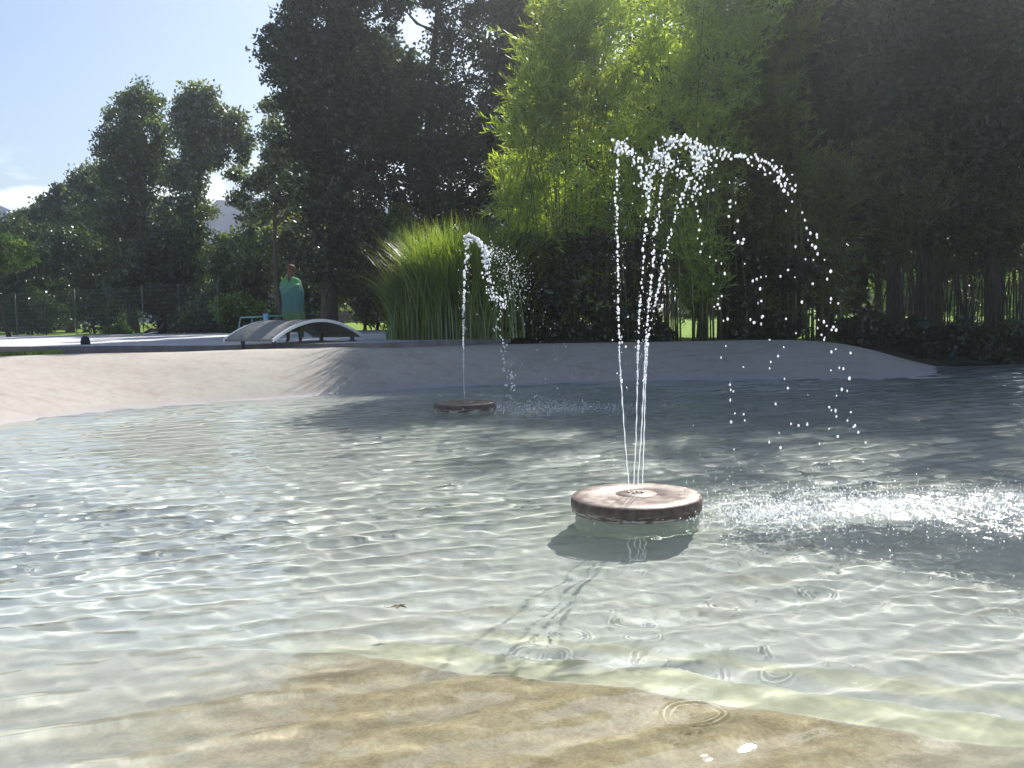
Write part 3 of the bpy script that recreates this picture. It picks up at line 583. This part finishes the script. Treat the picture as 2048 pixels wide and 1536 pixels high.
# bamboo
def bamboo_clump(px, D, blobs, nleaf, label, seed, nculm=16, spread=.8, mat_=None, leaflen=.21):
    r = np.random.default_rng(seed); b0 = at(px, 650, D); base = np.array([b0.x, D, gz_at(b0.x, D) - .02]); e = empty('bamboo_clump', tuple(base)); tag(e, label, 'bamboo', 'bamboo clumps on the far bank')
    BL = []
    for bx, by, br in blobs:
        DD = D + r.uniform(-.6, .6); p = at(bx, by, DD); BL.append((p.x - base[0], p.y - base[1], p.z - base[2], br / F * DD))
    n = int(nleaf * .82) // 14; CC = spheres(r, BL, n, .25, .95)
    CC = CC[CC[:, 2] > .1]; n = len(CC)
    td = np.stack([CC[:, 0] * .25 + r.normal(0, .5, n), -.25 + r.normal(0, .5, n), r.uniform(-.2, 1.0, n)], 1); td /= np.linalg.norm(td, axis=1, keepdims=True)
    k = 14; tt = np.tile(np.linspace(0, 1, k), n)[:, None]
    P = np.repeat(CC, k, 0) + np.repeat(td, k, 0) * tt * .42; P[:, 2] -= (tt[:, 0] ** 2) * .08
    ns = 70; C2 = spheres(r, BL, ns, .8, .95); C2 = C2[C2[:, 2] > 1.5]; ns = len(C2); sd_ = np.sign(C2[:, 0] - np.mean(CC[:, 0]) + r.normal(0, .5, ns))
    t2 = np.stack([sd_ * r.uniform(.2, .9, ns), r.normal(-.3, .4, ns), r.uniform(.3, 1.1, ns)], 1); t2 /= np.linalg.norm(t2, axis=1, keepdims=True); k2 = 26
    q2 = np.tile(np.linspace(0, 1, k2), ns)[:, None]; PP2 = np.repeat(C2, k2, 0) + np.repeat(t2, k2, 0) * q2 * np.repeat(r.uniform(.5, 1.0, ns), k2)[:, None]; PP2[:, 2] -= q2[:, 0] ** 2 * .22
    P = np.concatenate([P, PP2]); DD_ = np.concatenate([np.repeat(td, k, 0), np.repeat(t2, k2, 0)])
    V, Fc = leaf_geo(r, P, leaflen, .033, DD_, .75); mesh('foliage', V, Fc, mat_ or M_bam, e)
    m = MB()
    tops = sorted(BL, key=lambda b: -b[2])
    for j in range(nculm):
        tb = tops[r.integers(0, max(1, len(tops) * 2 // 3))]; x0, y0 = r.uniform(-spread, spread), r.uniform(-.5, .5); tx, ty, tz = tb[0] + r.normal(0, tb[3] * .5), tb[1] + r.normal(0, .4), tb[2] + r.normal(0, .4)
        P_ = [(x0 + (tx - x0) * t ** 2.2, y0 + (ty - y0) * t ** 2, -.1 + tz * (1 - (1 - t) ** 1.15)) for t in np.linspace(0, 1, 9)]
        m.tube(P_, [.020 * (1 - .8 * t) + .003 for t in np.linspace(0, 1, 9)], 6)
        for q in range(5):
            t = r.uniform(.08, .7); a = Vector(P_[int(t * 8)]); d = Vector((r.normal(0, .5), r.normal(0, .4), .5)); m.tube([a, a + d * .4, a + d * .9 + Vector((0, 0, -.05))], [.006, .004, .002], 4, False)
    m.build('culms', M_culm if nculm < 20 else M_bark, e, True); return e
bc = [(1070, 22.6, [(1120, 30, 60), (1100, 110, 60), (1080, 190, 62), (1065, 270, 55), (1050, 350, 55), (1045, 410, 48), (1060, 480, 50)], 15000, 'leftmost bamboo clump with pale sunlit sprays against the dark tree'),
      (1190, 22.9, [(1210, -20, 70), (1190, 60, 75), (1180, 150, 80), (1170, 240, 80), (1150, 330, 75), (1130, 430, 80), (1120, 520, 75), (1130, 600, 65)], 19000, 'tall bamboo clump left of the highest jet, second from the left'),
      (1330, 23.2, [(1370, -10, 80), (1340, 70, 80), (1310, 150, 80), (1290, 240, 80), (1270, 330, 75), (1250, 420, 75), (1230, 520, 75), (1220, 610, 65)], 18000, 'tall bamboo clump directly behind the foreground jets'),
      (1430, 23.6, [(1480, 20, 85), (1440, 110, 80), (1420, 200, 80), (1440, 300, 80), (1410, 400, 70), (1390, 490, 60), (1400, 570, 50)], 18000, 'bamboo clump behind the top of the long falling arch of drops'),
      (1560, 24.2, [(1560, 30, 80), (1540, 130, 80), (1530, 230, 80), (1560, 330, 75), (1540, 430, 70), (1540, 520, 60), (1520, 600, 50)], 17000, 'shaded bamboo clump beside the first lawn gap'),
      (1650, 24.8, [(1650, 380, 60), (1640, 460, 55), (1650, 530, 50), (1660, 590, 40)], 6000, 'low thin bamboo clump above the lawn gap at the crest end'),
      (1370, 24.6, [(1360, 430, 50), (1370, 500, 45), (1380, 560, 40), (1390, 610, 35)], 6500, 'thin low bamboo clump seen through the falling drops')]
for i, (px, D, bl, n, lab) in enumerate(bc):
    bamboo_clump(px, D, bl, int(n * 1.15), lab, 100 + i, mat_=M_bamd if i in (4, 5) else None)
bc2 = [(1800, 25.5, 'dark bamboo canes behind the end of the crest'), (1880, 26, 'dark bamboo canes with lawn shining between, second stand from the crest end'), (1960, 26, 'dark bamboo canes left of the thick trunk near the right edge'), (2050, 25.5, 'dark bamboo canes at the right edge')]
for i, (px, D, lab) in enumerate(bc2):
    bamboo_clump(px, D, [(px - 20, 330, 70), (px + 20, 420, 60), (px - 10, 470, 45)], 6500, lab, 120 + i, 26, .9, M_mid)
for i, (px, D) in enumerate([(1045, 22.4), (1120, 22.6), (1200, 22.9), (1285, 23.4), (1500, 24.0), (1580, 24.2)]):
    bl = [(px + random.uniform(-18, 18), y, random.uniform(34, 44)) for y in (500, 545, 590, 635)]
    tree('shrub', px, D, bl, 9000, (.13, .07), M_dark, 'tall dark shrub at the foot of the bamboo ' + ['next to the pampas grass', 'under its leftmost sprays', 'left of the leftmost jet', 'just right of the leftmost jet', 'right of the first lawn gap', 'left of the second lawn gap'][i], 'shrub', 'tall shrubs at the foot of the bamboo', seed=400 + i, clump=.3, trunk_r=.03, trunks=2, zb=.6, shell=.1)
# low dark shrubs along the right bank
for i, (px, py, D, rr) in enumerate([(1130, 660, 22.6, 34), (1230, 655, 22.9, 32), (1010, 655, 22.3, 30), (1310, 660, 23.2, 20), (1500, 650, 23.4, 30), (1560, 655, 23.6, 26), (1740, 650, 23.2, 34), (1830, 660, 22.8, 34), (1930, 670, 22.5, 36), (2030, 675, 22.2, 38), (1870, 715, 21.9, 24), (1980, 725, 21.6, 24), (1700, 655, 23.4, 18)]):
    lab = ['low dark shrub under the left bamboo behind the slope', 'low dark shrub behind the slope, left of the foreground jets', 'low dark shrub between the pampas grass and the bamboo', 'little dark shrub behind the foreground jets', 'low dark shrub just right of the first lawn gap', 'low dark shrub left of the second lawn gap', 'low dark shrub right of the second lawn gap', 'low dark shrub at the falling end of the crest', 'low dark shrub on the shaded bank right of the crest', 'low dark shrub in the right hand corner of the bank', 'dark ground hugging shrub where the crest meets the water', 'dark ground hugging shrub by the water near the right edge', 'little dark shrub beside the second lawn gap'][i]
    tree('shrub', px, D, [(px, py, rr), (px - rr * .7, py + 8, rr * .7), (px + rr * .7, py + 8, rr * .7)], 3200, (.13, .08), M_dark, lab, 'shrub', 'low shrubs on the far bank', seed=130 + i, clump=.22, trunk_r=.02, trunks=2, zb=.55 if px < 1850 else .25, shell=.1)
# background wood that reads as one mass
r = np.random.default_rng(200); P = []
for i in range(520):
    x = r.uniform(-75, 110); d = r.uniform(82, 100); h = 9 + 2.5 * math.sin(x * .13) + 1.5 * math.sin(x * .31) - (5 if x < -25 else 0) - (2.5 if -25 < x < -10 else 0)
    zc = r.uniform(.5, max(h, 2.2)); P.append((x, d, zc))
CC = np.array(P); PP = np.repeat(CC, 110, 0) + rand_unit(r, 520 * 110) * r.uniform(.2, 2.3, (520 * 110, 1))
V, Fc = leaf_geo(r, PP, .7, .45); fw = mesh('distant_wood', V, Fc, M_mid); tag(fw, 'far wood behind the lawn', 'wood', kind='stuff')

# pampas grass
def blade_clump(name, px, D, n, H, Rb, label, seed, cat, group=None, mat_=None, zb=.75, wdt=.014, lean=1.0, loc=None):
    r = np.random.default_rng(seed); b0 = at(px, 650, D) if loc is None else Vector(loc); e = empty(name, (b0.x, D if loc is None else b0.y, gz_at(b0.x, D) - .02)); tag(e, label, cat, group)
    K = 7; V = []; t = np.linspace(0, 1, K)
    az = r.uniform(0, 2 * np.pi, n); ln = H * r.uniform(.55, 1.1, n); out = r.uniform(.1, .75, n) * lean; bx = r.normal(0, Rb * .5, (n, 2))
    for i in range(n):
        L_ = ln[i]; rad = out[i] * L_ * t ** 1.8; z = L_ * (t - .38 * out[i] * t ** 3)
        x = bx[i, 0] + rad * math.cos(az[i]); y = bx[i, 1] + rad * math.sin(az[i]); px_, py_ = -math.sin(az[i]), math.cos(az[i]); w_ = wdt * (1 - t ** 1.5) + .001
        V.append(np.stack([np.stack([x - px_ * w_, y - py_ * w_, z], 1), np.stack([x + px_ * w_, y + py_ * w_, z], 1)], 1).reshape(-1, 3))
    V = np.concatenate(V); q = np.array([[2 * k, 2 * k + 1, 2 * k + 3, 2 * k + 2] for k in range(K - 1)])
    Fc = (q[None] + (np.arange(n) * 2 * K)[:, None, None]).reshape(-1, 4)
    mesh('blades', V, Fc, mat_ or M_pamp, e); return e
blade_clump('pampas_grass', 882, 21.6, 4200, 2.7, .62, 'big mound of arching green pampas grass behind the far fountain', 151, 'pampas grass', 'mounds of pampas grass', lean=.85)
blade_clump('pampas_grass', 960, 21.9, 3600, 2.9, .75, 'mound of pampas grass merging into the bamboo', 152, 'pampas grass', 'mounds of pampas grass')
blade_clump('pampas_grass', 830, 22.3, 2400, 1.95, .45, 'smaller mound of pampas grass with stray blades over the deck', 153, 'pampas grass', 'mounds of pampas grass')
# grass along the bottom of the crest at the left
P = []; r = np.random.default_rng(160)
n = 2600; pxs = r.uniform(-160, 125, n) ; V = []; 
GX = [];
for i in range(n):
    u = (pxs[i] - 1024) / F; y = r.uniform(19.6, 21.6) + (.8 if pxs[i] < 60 else 0); GX.append((u * y, y))
GX = np.array(GX); gz, _ = basin_z(GX[:, 0], GX[:, 1]); base = np.stack([GX[:, 0], GX[:, 1], gz - .01], 1)
a = np.stack([r.normal(0, .35, n), r.normal(0, .35, n), np.ones(n)], 1); V, Fc = leaf_geo(r, base, .13, .03, a, .3)
gs_ = mesh('grass', V, Fc, M_grass); tag(gs_, 'strip of sunlit grass behind the crest at the left', 'grass', kind='stuff')

# ------------------------------------------------------------------ wire fence
M_wire, _, _b = mat('fence_wire', (.12, .13, .13), .5); M_post, _, _b = mat('fence_post', (.10, .105, .11), .5)
A = at(-120, 674, 51.5); B = at(440, 668, 39.5); A.z = B.z = .88
fe = empty('wire_fence', ((A.x + B.x) / 2, (A.y + B.y) / 2, .88)); tag(fe, 'tall see through wire fence with slim posts in front of the wood at the left', 'fence')
fb = fe.location.copy(); FH = 2.15; nb = 9
for i in range(nb + 1):
    p = A.lerp(B, i / nb) - fb; m = MB(); m.tube([p + Vector((0, 0, -.1)), p + Vector((0, 0, FH + .06))], .022, 8); m.build('post', M_post, fe, True)
for i in range(nb):
    a, b = A.lerp(B, i / nb) - fb, A.lerp(B, (i + 1) / nb) - fb; m = MB(); Lp = (b - a).length
    for j in range(1, int(Lp / .09)):
        p = a.lerp(b, j * .09 / Lp); m.tube([p + Vector((0, 0, .05)), p + Vector((0, 0, FH))], .004, 3, False)
    for j in range(12): z = Vector((0, 0, .05 + j * (FH - .05) / 11)); m.tube([a + z, b + z], .005, 3, False)
    m.build('wire_panel', M_wire, fe)

# ------------------------------------------------------------------ arched lounger bench
M_bt = two_tone('bench_top', (.15, .15, .14), (.22, .22, .205), 6, rough=.6, spec=.4)
M_be, _, _b = mat('bench_edge', (.86, .86, .86), .25); M_bl, _, _b = mat('bench_leg', (.05, .05, .06), .5)  # edge near white: its sun highlight is put into the colour
Pa = onz(446, 679, 1.03); Pb = onz(548, 678.5, 1.03); Pd = onz(726, 670, 1.03); Pc = Pa + (Pd - Pb)
wv = Pb - Pa; lv = Pd - Pb; cen = (Pa + Pd) / 2; be = empty('arched_bench', (cen.x, cen.y, .85)); tag(be, 'grey arched lounger bench with a bright front edge on four short dark legs', 'bench')
o0 = Vector(be.location); RISE = .40; TH = .045
def arc(t, off=0): # t along the length
    return RISE * (1 - (2 * t - 1) ** 2) + off
n = 28; m = MB(); V = []
for side in (0.03, .97):
    for k in range(n + 1):
        t = k / n; p = Pa + wv * side + lv * t; V.append(Vector((p.x, p.y, 1.03 + arc(t))) - o0)
for side in (0.03, .97):
    for k in range(n + 1):
        t = k / n; p = Pa + wv * side + lv * t; V.append(Vector((p.x, p.y, 1.03 + arc(t) - TH)) - o0)
N = n + 1; Fc = [(k, k + 1, N + k + 1, N + k) for k in range(n)] + [(2 * N + k, 3 * N + k, 3 * N + k + 1, 2 * N + k + 1) for k in range(n)] + [(0, N, 3 * N, 2 * N), (n, 2 * N + n, 3 * N + n, N + n)] + [(k, 2 * N + k, 2 * N + k + 1, k + 1) for k in range(n)] + [(N + k, N + k + 1, 3 * N + k + 1, 3 * N + k) for k in range(n)]
m.add(V, Fc); m.build('curved_seat', M_bt, be, False)
for side in (0.0, 1.0):
    m = MB(); V = []
    for k in range(n + 1):
        t = k / n; p0 = Pa + wv * (side * .965) + lv * t; p1 = Pa + wv * (side * .965 + .035) + lv * t; z = 1.03 + arc(t) + .004
        V += [Vector((p0.x, p0.y, z)) - o0, Vector((p1.x, p1.y, z)) - o0, Vector((p1.x, p1.y, z - TH - .02)) - o0, Vector((p0.x, p0.y, z - TH - .02)) - o0]
    Fc = [(0, 1, 2, 3), (4 * n, 4 * n + 3, 4 * n + 2, 4 * n + 1)]
    for k in range(n):
        for j in range(4): Fc.append((4 * k + j, 4 * k + (j + 1) % 4, 4 * k + 4 + (j + 1) % 4, 4 * k + 4 + j))
    m.add(V, Fc); m.build('edge_band', M_be, be)
for (a_, b_) in ((.32, .04), (.92, .04), (.3, .93), (.9, .93)):
    p = Pa + wv * a_ + lv * b_; gz = float(basin_z(np.array([p.x]), np.array([p.y]))[0][0]) if p.y < Rr(p.x / p.y) else DZ
    m = MB(); m.box(Vector((p.x, p.y, (gz + 1.06) / 2)) - o0, (.07, .07, 1.06 - gz + .04), .6); m.box(Vector((p.x, p.y, gz + .01)) - o0, (.13, .13, .02), .6); m.build('leg', M_bl, be)

# ------------------------------------------------------------------ people
def skin_body(name, verts, edges, radii, material, parent, sub=2):
    me = bpy.data.meshes.new(name); bm = bmesh.new(); ly = bm.verts.layers.skin.verify(); bv = [bm.verts.new(v) for v in verts]
    for a_, b_ in edges: bm.edges.new((bv[a_], bv[b_]))
    for i, r_ in enumerate(radii): bv[i][ly].radius = r_ if hasattr(r_, '__len__') else (r_, r_)
    bv[0][ly].use_root = True; bm.to_mesh(me); bm.free(); me.materials.append(material)
    o = bpy.data.objects.new(name, me); col.objects.link(o); o.parent = parent
    sk = o.modifiers.new('Skin', 'SKIN'); sk.use_smooth_shade = True
    sb = o.modifiers.new('Sub', 'SUBSURF'); sb.levels = sub; sb.render_levels = sub; return o
M_skin, nts, _b = mat('skin', (.12, .062, .048), .6, .3)
M_hair, _, _b = mat('hair', (.10, .042, .025), .7)
def towel_mat():
    m, nt, b = mat('towel', (.2, .4, .3), .95, .1); l = nt.links.new
    t = nt.nodes.new('ShaderNodeTexCoord'); sp = nt.nodes.new('ShaderNodeSeparateXYZ'); l(t.outputs['Object'], sp.inputs[0])
    n = noise(nt, 9, 3, .5, t.outputs['Object']); ad = nt.nodes.new('ShaderNodeMath'); ad.operation = 'MULTIPLY_ADD'; l(n.outputs[0], ad.inputs[0]); ad.inputs[1].default_value = .28; l(sp.outputs[2], ad.inputs[2])
    mr = nt.nodes.new('ShaderNodeMapRange'); mr.inputs[1].default_value = .3; mr.inputs[2].default_value = 1.65; l(ad.outputs[0], mr.inputs[0])
    c = ramp(nt, mr.outputs[0], [(.0, (.10, .17, .07)), (.36, (.10, .19, .09)), (.48, (.065, .16, .17)), (.70, (.07, .17, .19)), (.84, (.11, .24, .19)), (.93, (.10, .26, .11))])
    l(c, b.inputs['Base Color']); n2 = noise(nt, 80, 3); bump(nt, b, n2.outputs[0], .5, .01); return m
pp = at(588, 686, 21.5); pe = empty('person', (pp.x, 21.5, DZ)); tag(pe, 'standing person wrapped in a green and turquoise towel behind the arched bench', 'person')
J = [(0, 0, .95), (0, 0, 1.12), (0, .01, 1.30), (0, .01, 1.44), (0, 0, 1.53), (0, -.02, 1.60), (0, -.01, 1.70), (0, 0, 1.75),
     (-.17, 0, 1.43), (-.22, -.02, 1.2), (-.10, -.15, 1.25), (.17, 0, 1.43), (.23, -.02, 1.2), (.08, -.16, 1.30),
     (-.10, 0, .88), (-.12, -.02, .50), (-.13, .02, .08), (-.14, -.12, .04), (.10, 0, .88), (.13, -.02, .50), (.15, .02, .08), (.17, -.12, .04), (0, -.10, 1.59)]
E_ = [(0, 1), (1, 2), (2, 3), (3, 4), (4, 5), (5, 6), (6, 7), (3, 8), (8, 9), (9, 10), (3, 11), (11, 12), (12, 13), (0, 14), (14, 15), (15, 16), (16, 17), (0, 18), (18, 19), (19, 20), (20, 21), (5, 22)]
Rb_ = [(.15, .11), (.13, .10), (.15, .11), (.10, .08), .055, (.075, .085), (.08, .095), .06, .06, .045, .032, .06, .045, .032, .085, .06, .04, .032, .085, .06, .04, .032, .02]
skin_body('body', J, E_, Rb_, M_skin, pe)
m = MB(); m.lathe([(.088, 1.66), (.100, 1.70), (.098, 1.745), (.075, 1.785), (.03, 1.805), (.001, 1.808)], 20, (0, .012, 0), lambda q, i: .05 * math.sin(5 * q + i)); m.build('hair', M_hair, pe, True)
n = 64; prof = [(.085, 1.50, 1.0), (.15, 1.475, .85), (.205, 1.435, .7), (.232, 1.37, .68), (.245, 1.28, .80), (.25, 1.20, .86), (.245, 1.10, .78), (.235, .98, .74), (.24, .84, .72), (.25, .70, .68), (.25, .56, .66), (.235, .44, .66), (.22, .34, .66)]
V = []; Fc = []
for i, (rr_, z, sq) in enumerate(prof):
    for k in range(n):
        q = 2 * math.pi * k / n; am = min(1, max(0, i - 2) / 5); fld = 1 + .05 * math.sin(8 * q + i * .35) * am + .035 * math.sin(13 * q - i * .6) * am
        front = math.exp(-((((q - 4.6 + math.pi) % (2 * math.pi)) - math.pi) / .38) ** 2)
        cx = -.01 + .05 * (1.47 - z) + .012 * math.sin(i * 1.3); y_ = rr_ * sq * fld * math.sin(q) - .02 - (.05 * front if i in (4, 5) else 0) + (.05 * front if i > 6 else 0)
        V.append((cx + rr_ * fld * math.cos(q), y_, z - front * (.11, .10, .08, .03, 0, 0, 0, 0, 0, 0, 0, 0, 0)[i] + (.05 * math.sin(q * 1.0 + .6) + .03 * math.sin(q * 3) if i > 10 else 0)))
for i in range(len(prof) - 1):
    for k in range(n): Fc.append((i * n + k, i * n + (k + 1) % n, (i + 1) * n + (k + 1) % n, (i + 1) * n + k))
tw = mesh('towel', V, Fc, towel_mat(), pe, True); sd = tw.modifiers.new('thick', 'SOLIDIFY'); sd.thickness = .012
m = MB(); m.tube([(-.20, -.10, 1.24), (-.12, -.20, 1.22), (0, -.235, 1.25), (.12, -.21, 1.30), (.20, -.10, 1.33)], [.045, .05, .045, .045, .04], 12); m.build('towel_fold', tw.data.materials[0], pe, True)
# the leg that shows below the towel is wrapped too
m = MB(); m.tube([(.16, -.02, .50), (.165, 0, .30), (.175, .02, .12)], [.10, .085, .06], 14, False); t2 = m.build('towel_end', tw.data.materials[0], pe, True)

M_pant, _, _b = mat('dim_skin', (.10, .06, .05), .8)
M_blk, _, _b = mat('dark_clothes', (.014, .014, .018), .9, .1); M_pale, _, _b = mat('pale_cloth', (.6, .6, .62), .8)
sp_ = at(325, 668, 37.5); se = empty('person', (sp_.x, 37.5, DZ)); tag(se, 'person in black sitting on the far edge of the deck with outstretched legs', 'person')
J = [(0, 0, .12), (.02, 0, .35), (.0, 0, .52), (.0, 0, .60), (-.02, 0, .66), (-.03, 0, .76), (.14, .08, .50), (.30, .1, .32), (.34, .1, .08), (.1, -.12, .48), (.05, -.2, .28), (-.2, -.15, .22), (-.15, .08, .13), (-.45, .08, .20), (-.82, .08, .07), (-.9, .08, .12), (-.15, -.08, .13), (-.42, -.1, .26), (-.74, -.12, .07), (-.82, -.12, .12)]
E_ = [(0, 1), (1, 2), (2, 3), (3, 4), (4, 5), (2, 6), (6, 7), (7, 8), (2, 9), (9, 10), (10, 11), (0, 12), (12, 13), (13, 14), (14, 15), (0, 16), (16, 17), (17, 18), (18, 19)]
skin_body('body', J, E_, [.14, .13, .13, .06, .075, .075, .055, .04, .03, .055, .04, .03, .09, .06, .04, .03, .09, .06, .04, .03], M_pant, se)
m = MB(); m.lathe([(.17, .06), (.175, .2), (.165, .38), (.19, .52), (.12, .60), (.07, .62)], 24); m.build('shirt', M_blk, se, True)
m = MB(); m.lathe([(.085, .70), (.09, .76), (.07, .82), (.001, .845)], 16, (-.03, .01, 0)); m.build('hair', M_blk, se, True)
tb = empty('folded_towel', (sp_.x - .35, 37.2, DZ + .002)); tag(tb, 'pale folded towel lying beside the sitting person', 'towel')
m = MB(); V = []; Fc = []
for i in range(9):
    for j in range(5): V.append((-.3 + i * .07, -.15 + j * .07, .03 + .035 * abs(math.sin(i * 1.1 + j * .6)) + .05 * (i > 5)))
Fc = [(i * 5 + j, i * 5 + j + 1, i * 5 + j + 6, i * 5 + j + 5) for i in range(8) for j in range(4)]
q_ = mesh('cloth', V, Fc, M_pale, tb, True); sd = q_.modifiers.new('thick', 'SOLIDIFY'); sd.thickness = .03

# a leaf drifting on the water
M_fl, _, _b = mat('dead_leaf', (.10, .07, .045), .7); lp = onz(797, 1214, .012); le = empty('fallen_leaf', (lp.x, lp.y, .006)); tag(le, 'small dark dead leaf floating in front of the brown shelf', 'leaf')
V = [(-.045, 0, .004), (-.02, .018, .012), (.0, .034, .006), (.008, .014, .016), (.036, .022, .010), (.026, .002, .014), (.044, -.016, .006), (.012, -.012, .014), (-.004, -.028, .006), (-.022, -.010, .012), (0, 0, .010)]
q_ = mesh('blade', V, [(10, i, (i + 1) % 10) for i in range(10)], M_fl, le); sd = q_.modifiers.new('thick', 'SOLIDIFY'); sd.thickness = .0012
m = MB(); m.tube([(-.045, 0, .004), (-.06, -.004, .006), (-.075, -.002, .012)], .0012, 5); m.build('stalk', M_fl, le)
# small dark bag on the deck
M_bag, _, _b = mat('bag_cloth', (.03, .03, .06), .8)
bp = onz(171, 689, DZ); bge = empty('bag', (bp.x, bp.y, DZ)); tag(bge, 'small dark blue bag standing alone on the deck at the left', 'bag')
m = MB(); sh = [(-.11, 0), (.12, 0), (.115, .08), (.08, .19), (.03, .225), (-.04, .22), (-.09, .17), (-.12, .07)]
V = [(x * k_, y, z) for y, k_ in ((-.07, .88), (-.04, 1), (.04, 1), (.07, .88)) for x, z in sh]; Fc = [tuple(range(8))[::-1], tuple(range(24, 32))] + [(a_ * 8 + j, a_ * 8 + (j + 1) % 8, a_ * 8 + 8 + (j + 1) % 8, a_ * 8 + 8 + j) for a_ in range(3) for j in range(8)]
m.add(V, Fc); m.build('bag_body', M_bag, bge, True)
m = MB(); m.tube([(-.04, 0, .215), (-.02, 0, .26), (.03, 0, .26), (.045, 0, .215)], .01, 6); m.build('handle', M_bag, bge, True)

# turquoise railing behind the bench
M_teal, _, _b = mat('turquoise_paint', (.13, .36, .34), .45); M_ltow, _, _b = mat('light_blue_cloth', (.35, .5, .75), .9)
ra = at(481, 635, 31); rb = at(571, 631, 30); re = empty('railing', ((ra.x + rb.x) / 2, 30.5, DZ)); tag(re, 'turquoise metal railing behind the arched bench', 'railing'); o1 = Vector(re.location)
m = MB(); m.tube([ra - o1, rb - o1], .022, 8); m.tube([ra.lerp(rb, .05) - o1 - Vector((0, 0, .28)), rb - o1 - Vector((0, 0, .28))], .016, 8); m.build('rail', M_teal, re, True)
for t, dx in ((0, -.13), (.26, 0), (.62, 0), (.985, 0)):
    p = ra.lerp(rb, t); m = MB(); m.tube([p - o1, Vector((p.x + dx, p.y, DZ)) - o1], .022, 8); m.build('post', M_teal, re, True)
p = ra.lerp(rb, .57); te = empty('hanging_towel', (p.x, p.y, p.z)); tag(te, 'light blue towel hung over the turquoise railing', 'towel')
V = []
for i in range(7):
    q = math.pi * i / 6; 
    for j in range(6): V.append((-.08 + j * .032, .035 * math.cos(q) + .008 * math.sin(j * 2), .035 * math.sin(q) + (.14 if 1 < i < 5 else 0) * .4 + (-.28 if i in (0, 6) else 0)))
Fc = [(i * 6 + j, i * 6 + j + 1, i * 6 + j + 7, i * 6 + j + 6) for i in range(6) for j in range(5)]
mesh('cloth', V, Fc, M_ltow, te, True)

# ------------------------------------------------------------------ blue hills
def hill(pts, D, label, matl):
    V = []; Fc = []; n_ = len(pts)
    rows = 8
    for px, py in pts:
        p = at(px, py, D)
        for k in range(rows):
            t = k / (rows - 1); V.append((p.x + 2 * math.sin(px * .05 + k), D - (1 - t) * 60 , -2 + (p.z + 2) * t ** 1.1))
    for i in range(n_ - 1):
        for k in range(rows - 1): Fc.append((i * rows + k, (i + 1) * rows + k, (i + 1) * rows + k + 1, i * rows + k + 1))
    o = mesh('hills', V, Fc, matl, smooth=True); tag(o, label, kind='structure')
M_hill = two_tone('haze_blue_forest', (.018, .055, .12), (.03, .075, .16), .03, bs=0)  # bluish air of the distance is put into the forest colour
P = []
for px in range(-700, 900, 15):
    y = np.interp(px, [-900, -300, -60, 0, 40, 90, 200, 330, 430, 520, 900], [330, 360, 395, 412, 430, 462, 500, 440, 405, 395, 420]) + 3 * math.sin(px * .11) + 2 * math.sin(px * .37); P.append((px, y))
hill(P, 330, 'distant blue wooded mountain', M_hill)

# ------------------------------------------------------------------ haze: thin even air round everything built, added also to stand for lens glare
HAZE = .0013
bm = bmesh.new(); bmesh.ops.create_cube(bm, size=1); me = bpy.data.meshes.new('haze'); bm.to_mesh(me); bm.free()
hz = bpy.data.objects.new('haze', me); col.objects.link(hz); hz.scale = (700, 500, 59); hz.location = (0, 182, 25.5 - .0)
mh = bpy.data.materials.new('haze'); mh.use_nodes = True; nt = mh.node_tree; nt.nodes.clear()
pv = nt.nodes.new('ShaderNodeVolumePrincipled'); pv.inputs['Density'].default_value = HAZE; pv.inputs['Color'].default_value = (.86, .92, 1, 1); pv.inputs['Anisotropy'].default_value = .8
o_ = nt.nodes.new('ShaderNodeOutputMaterial'); nt.links.new(pv.outputs[0], o_.inputs['Volume']); me.materials.append(mh); tag(hz, 'thin bluish haze standing in for distant air and lens glare', kind='stuff')
cy.volume_bounces = 0
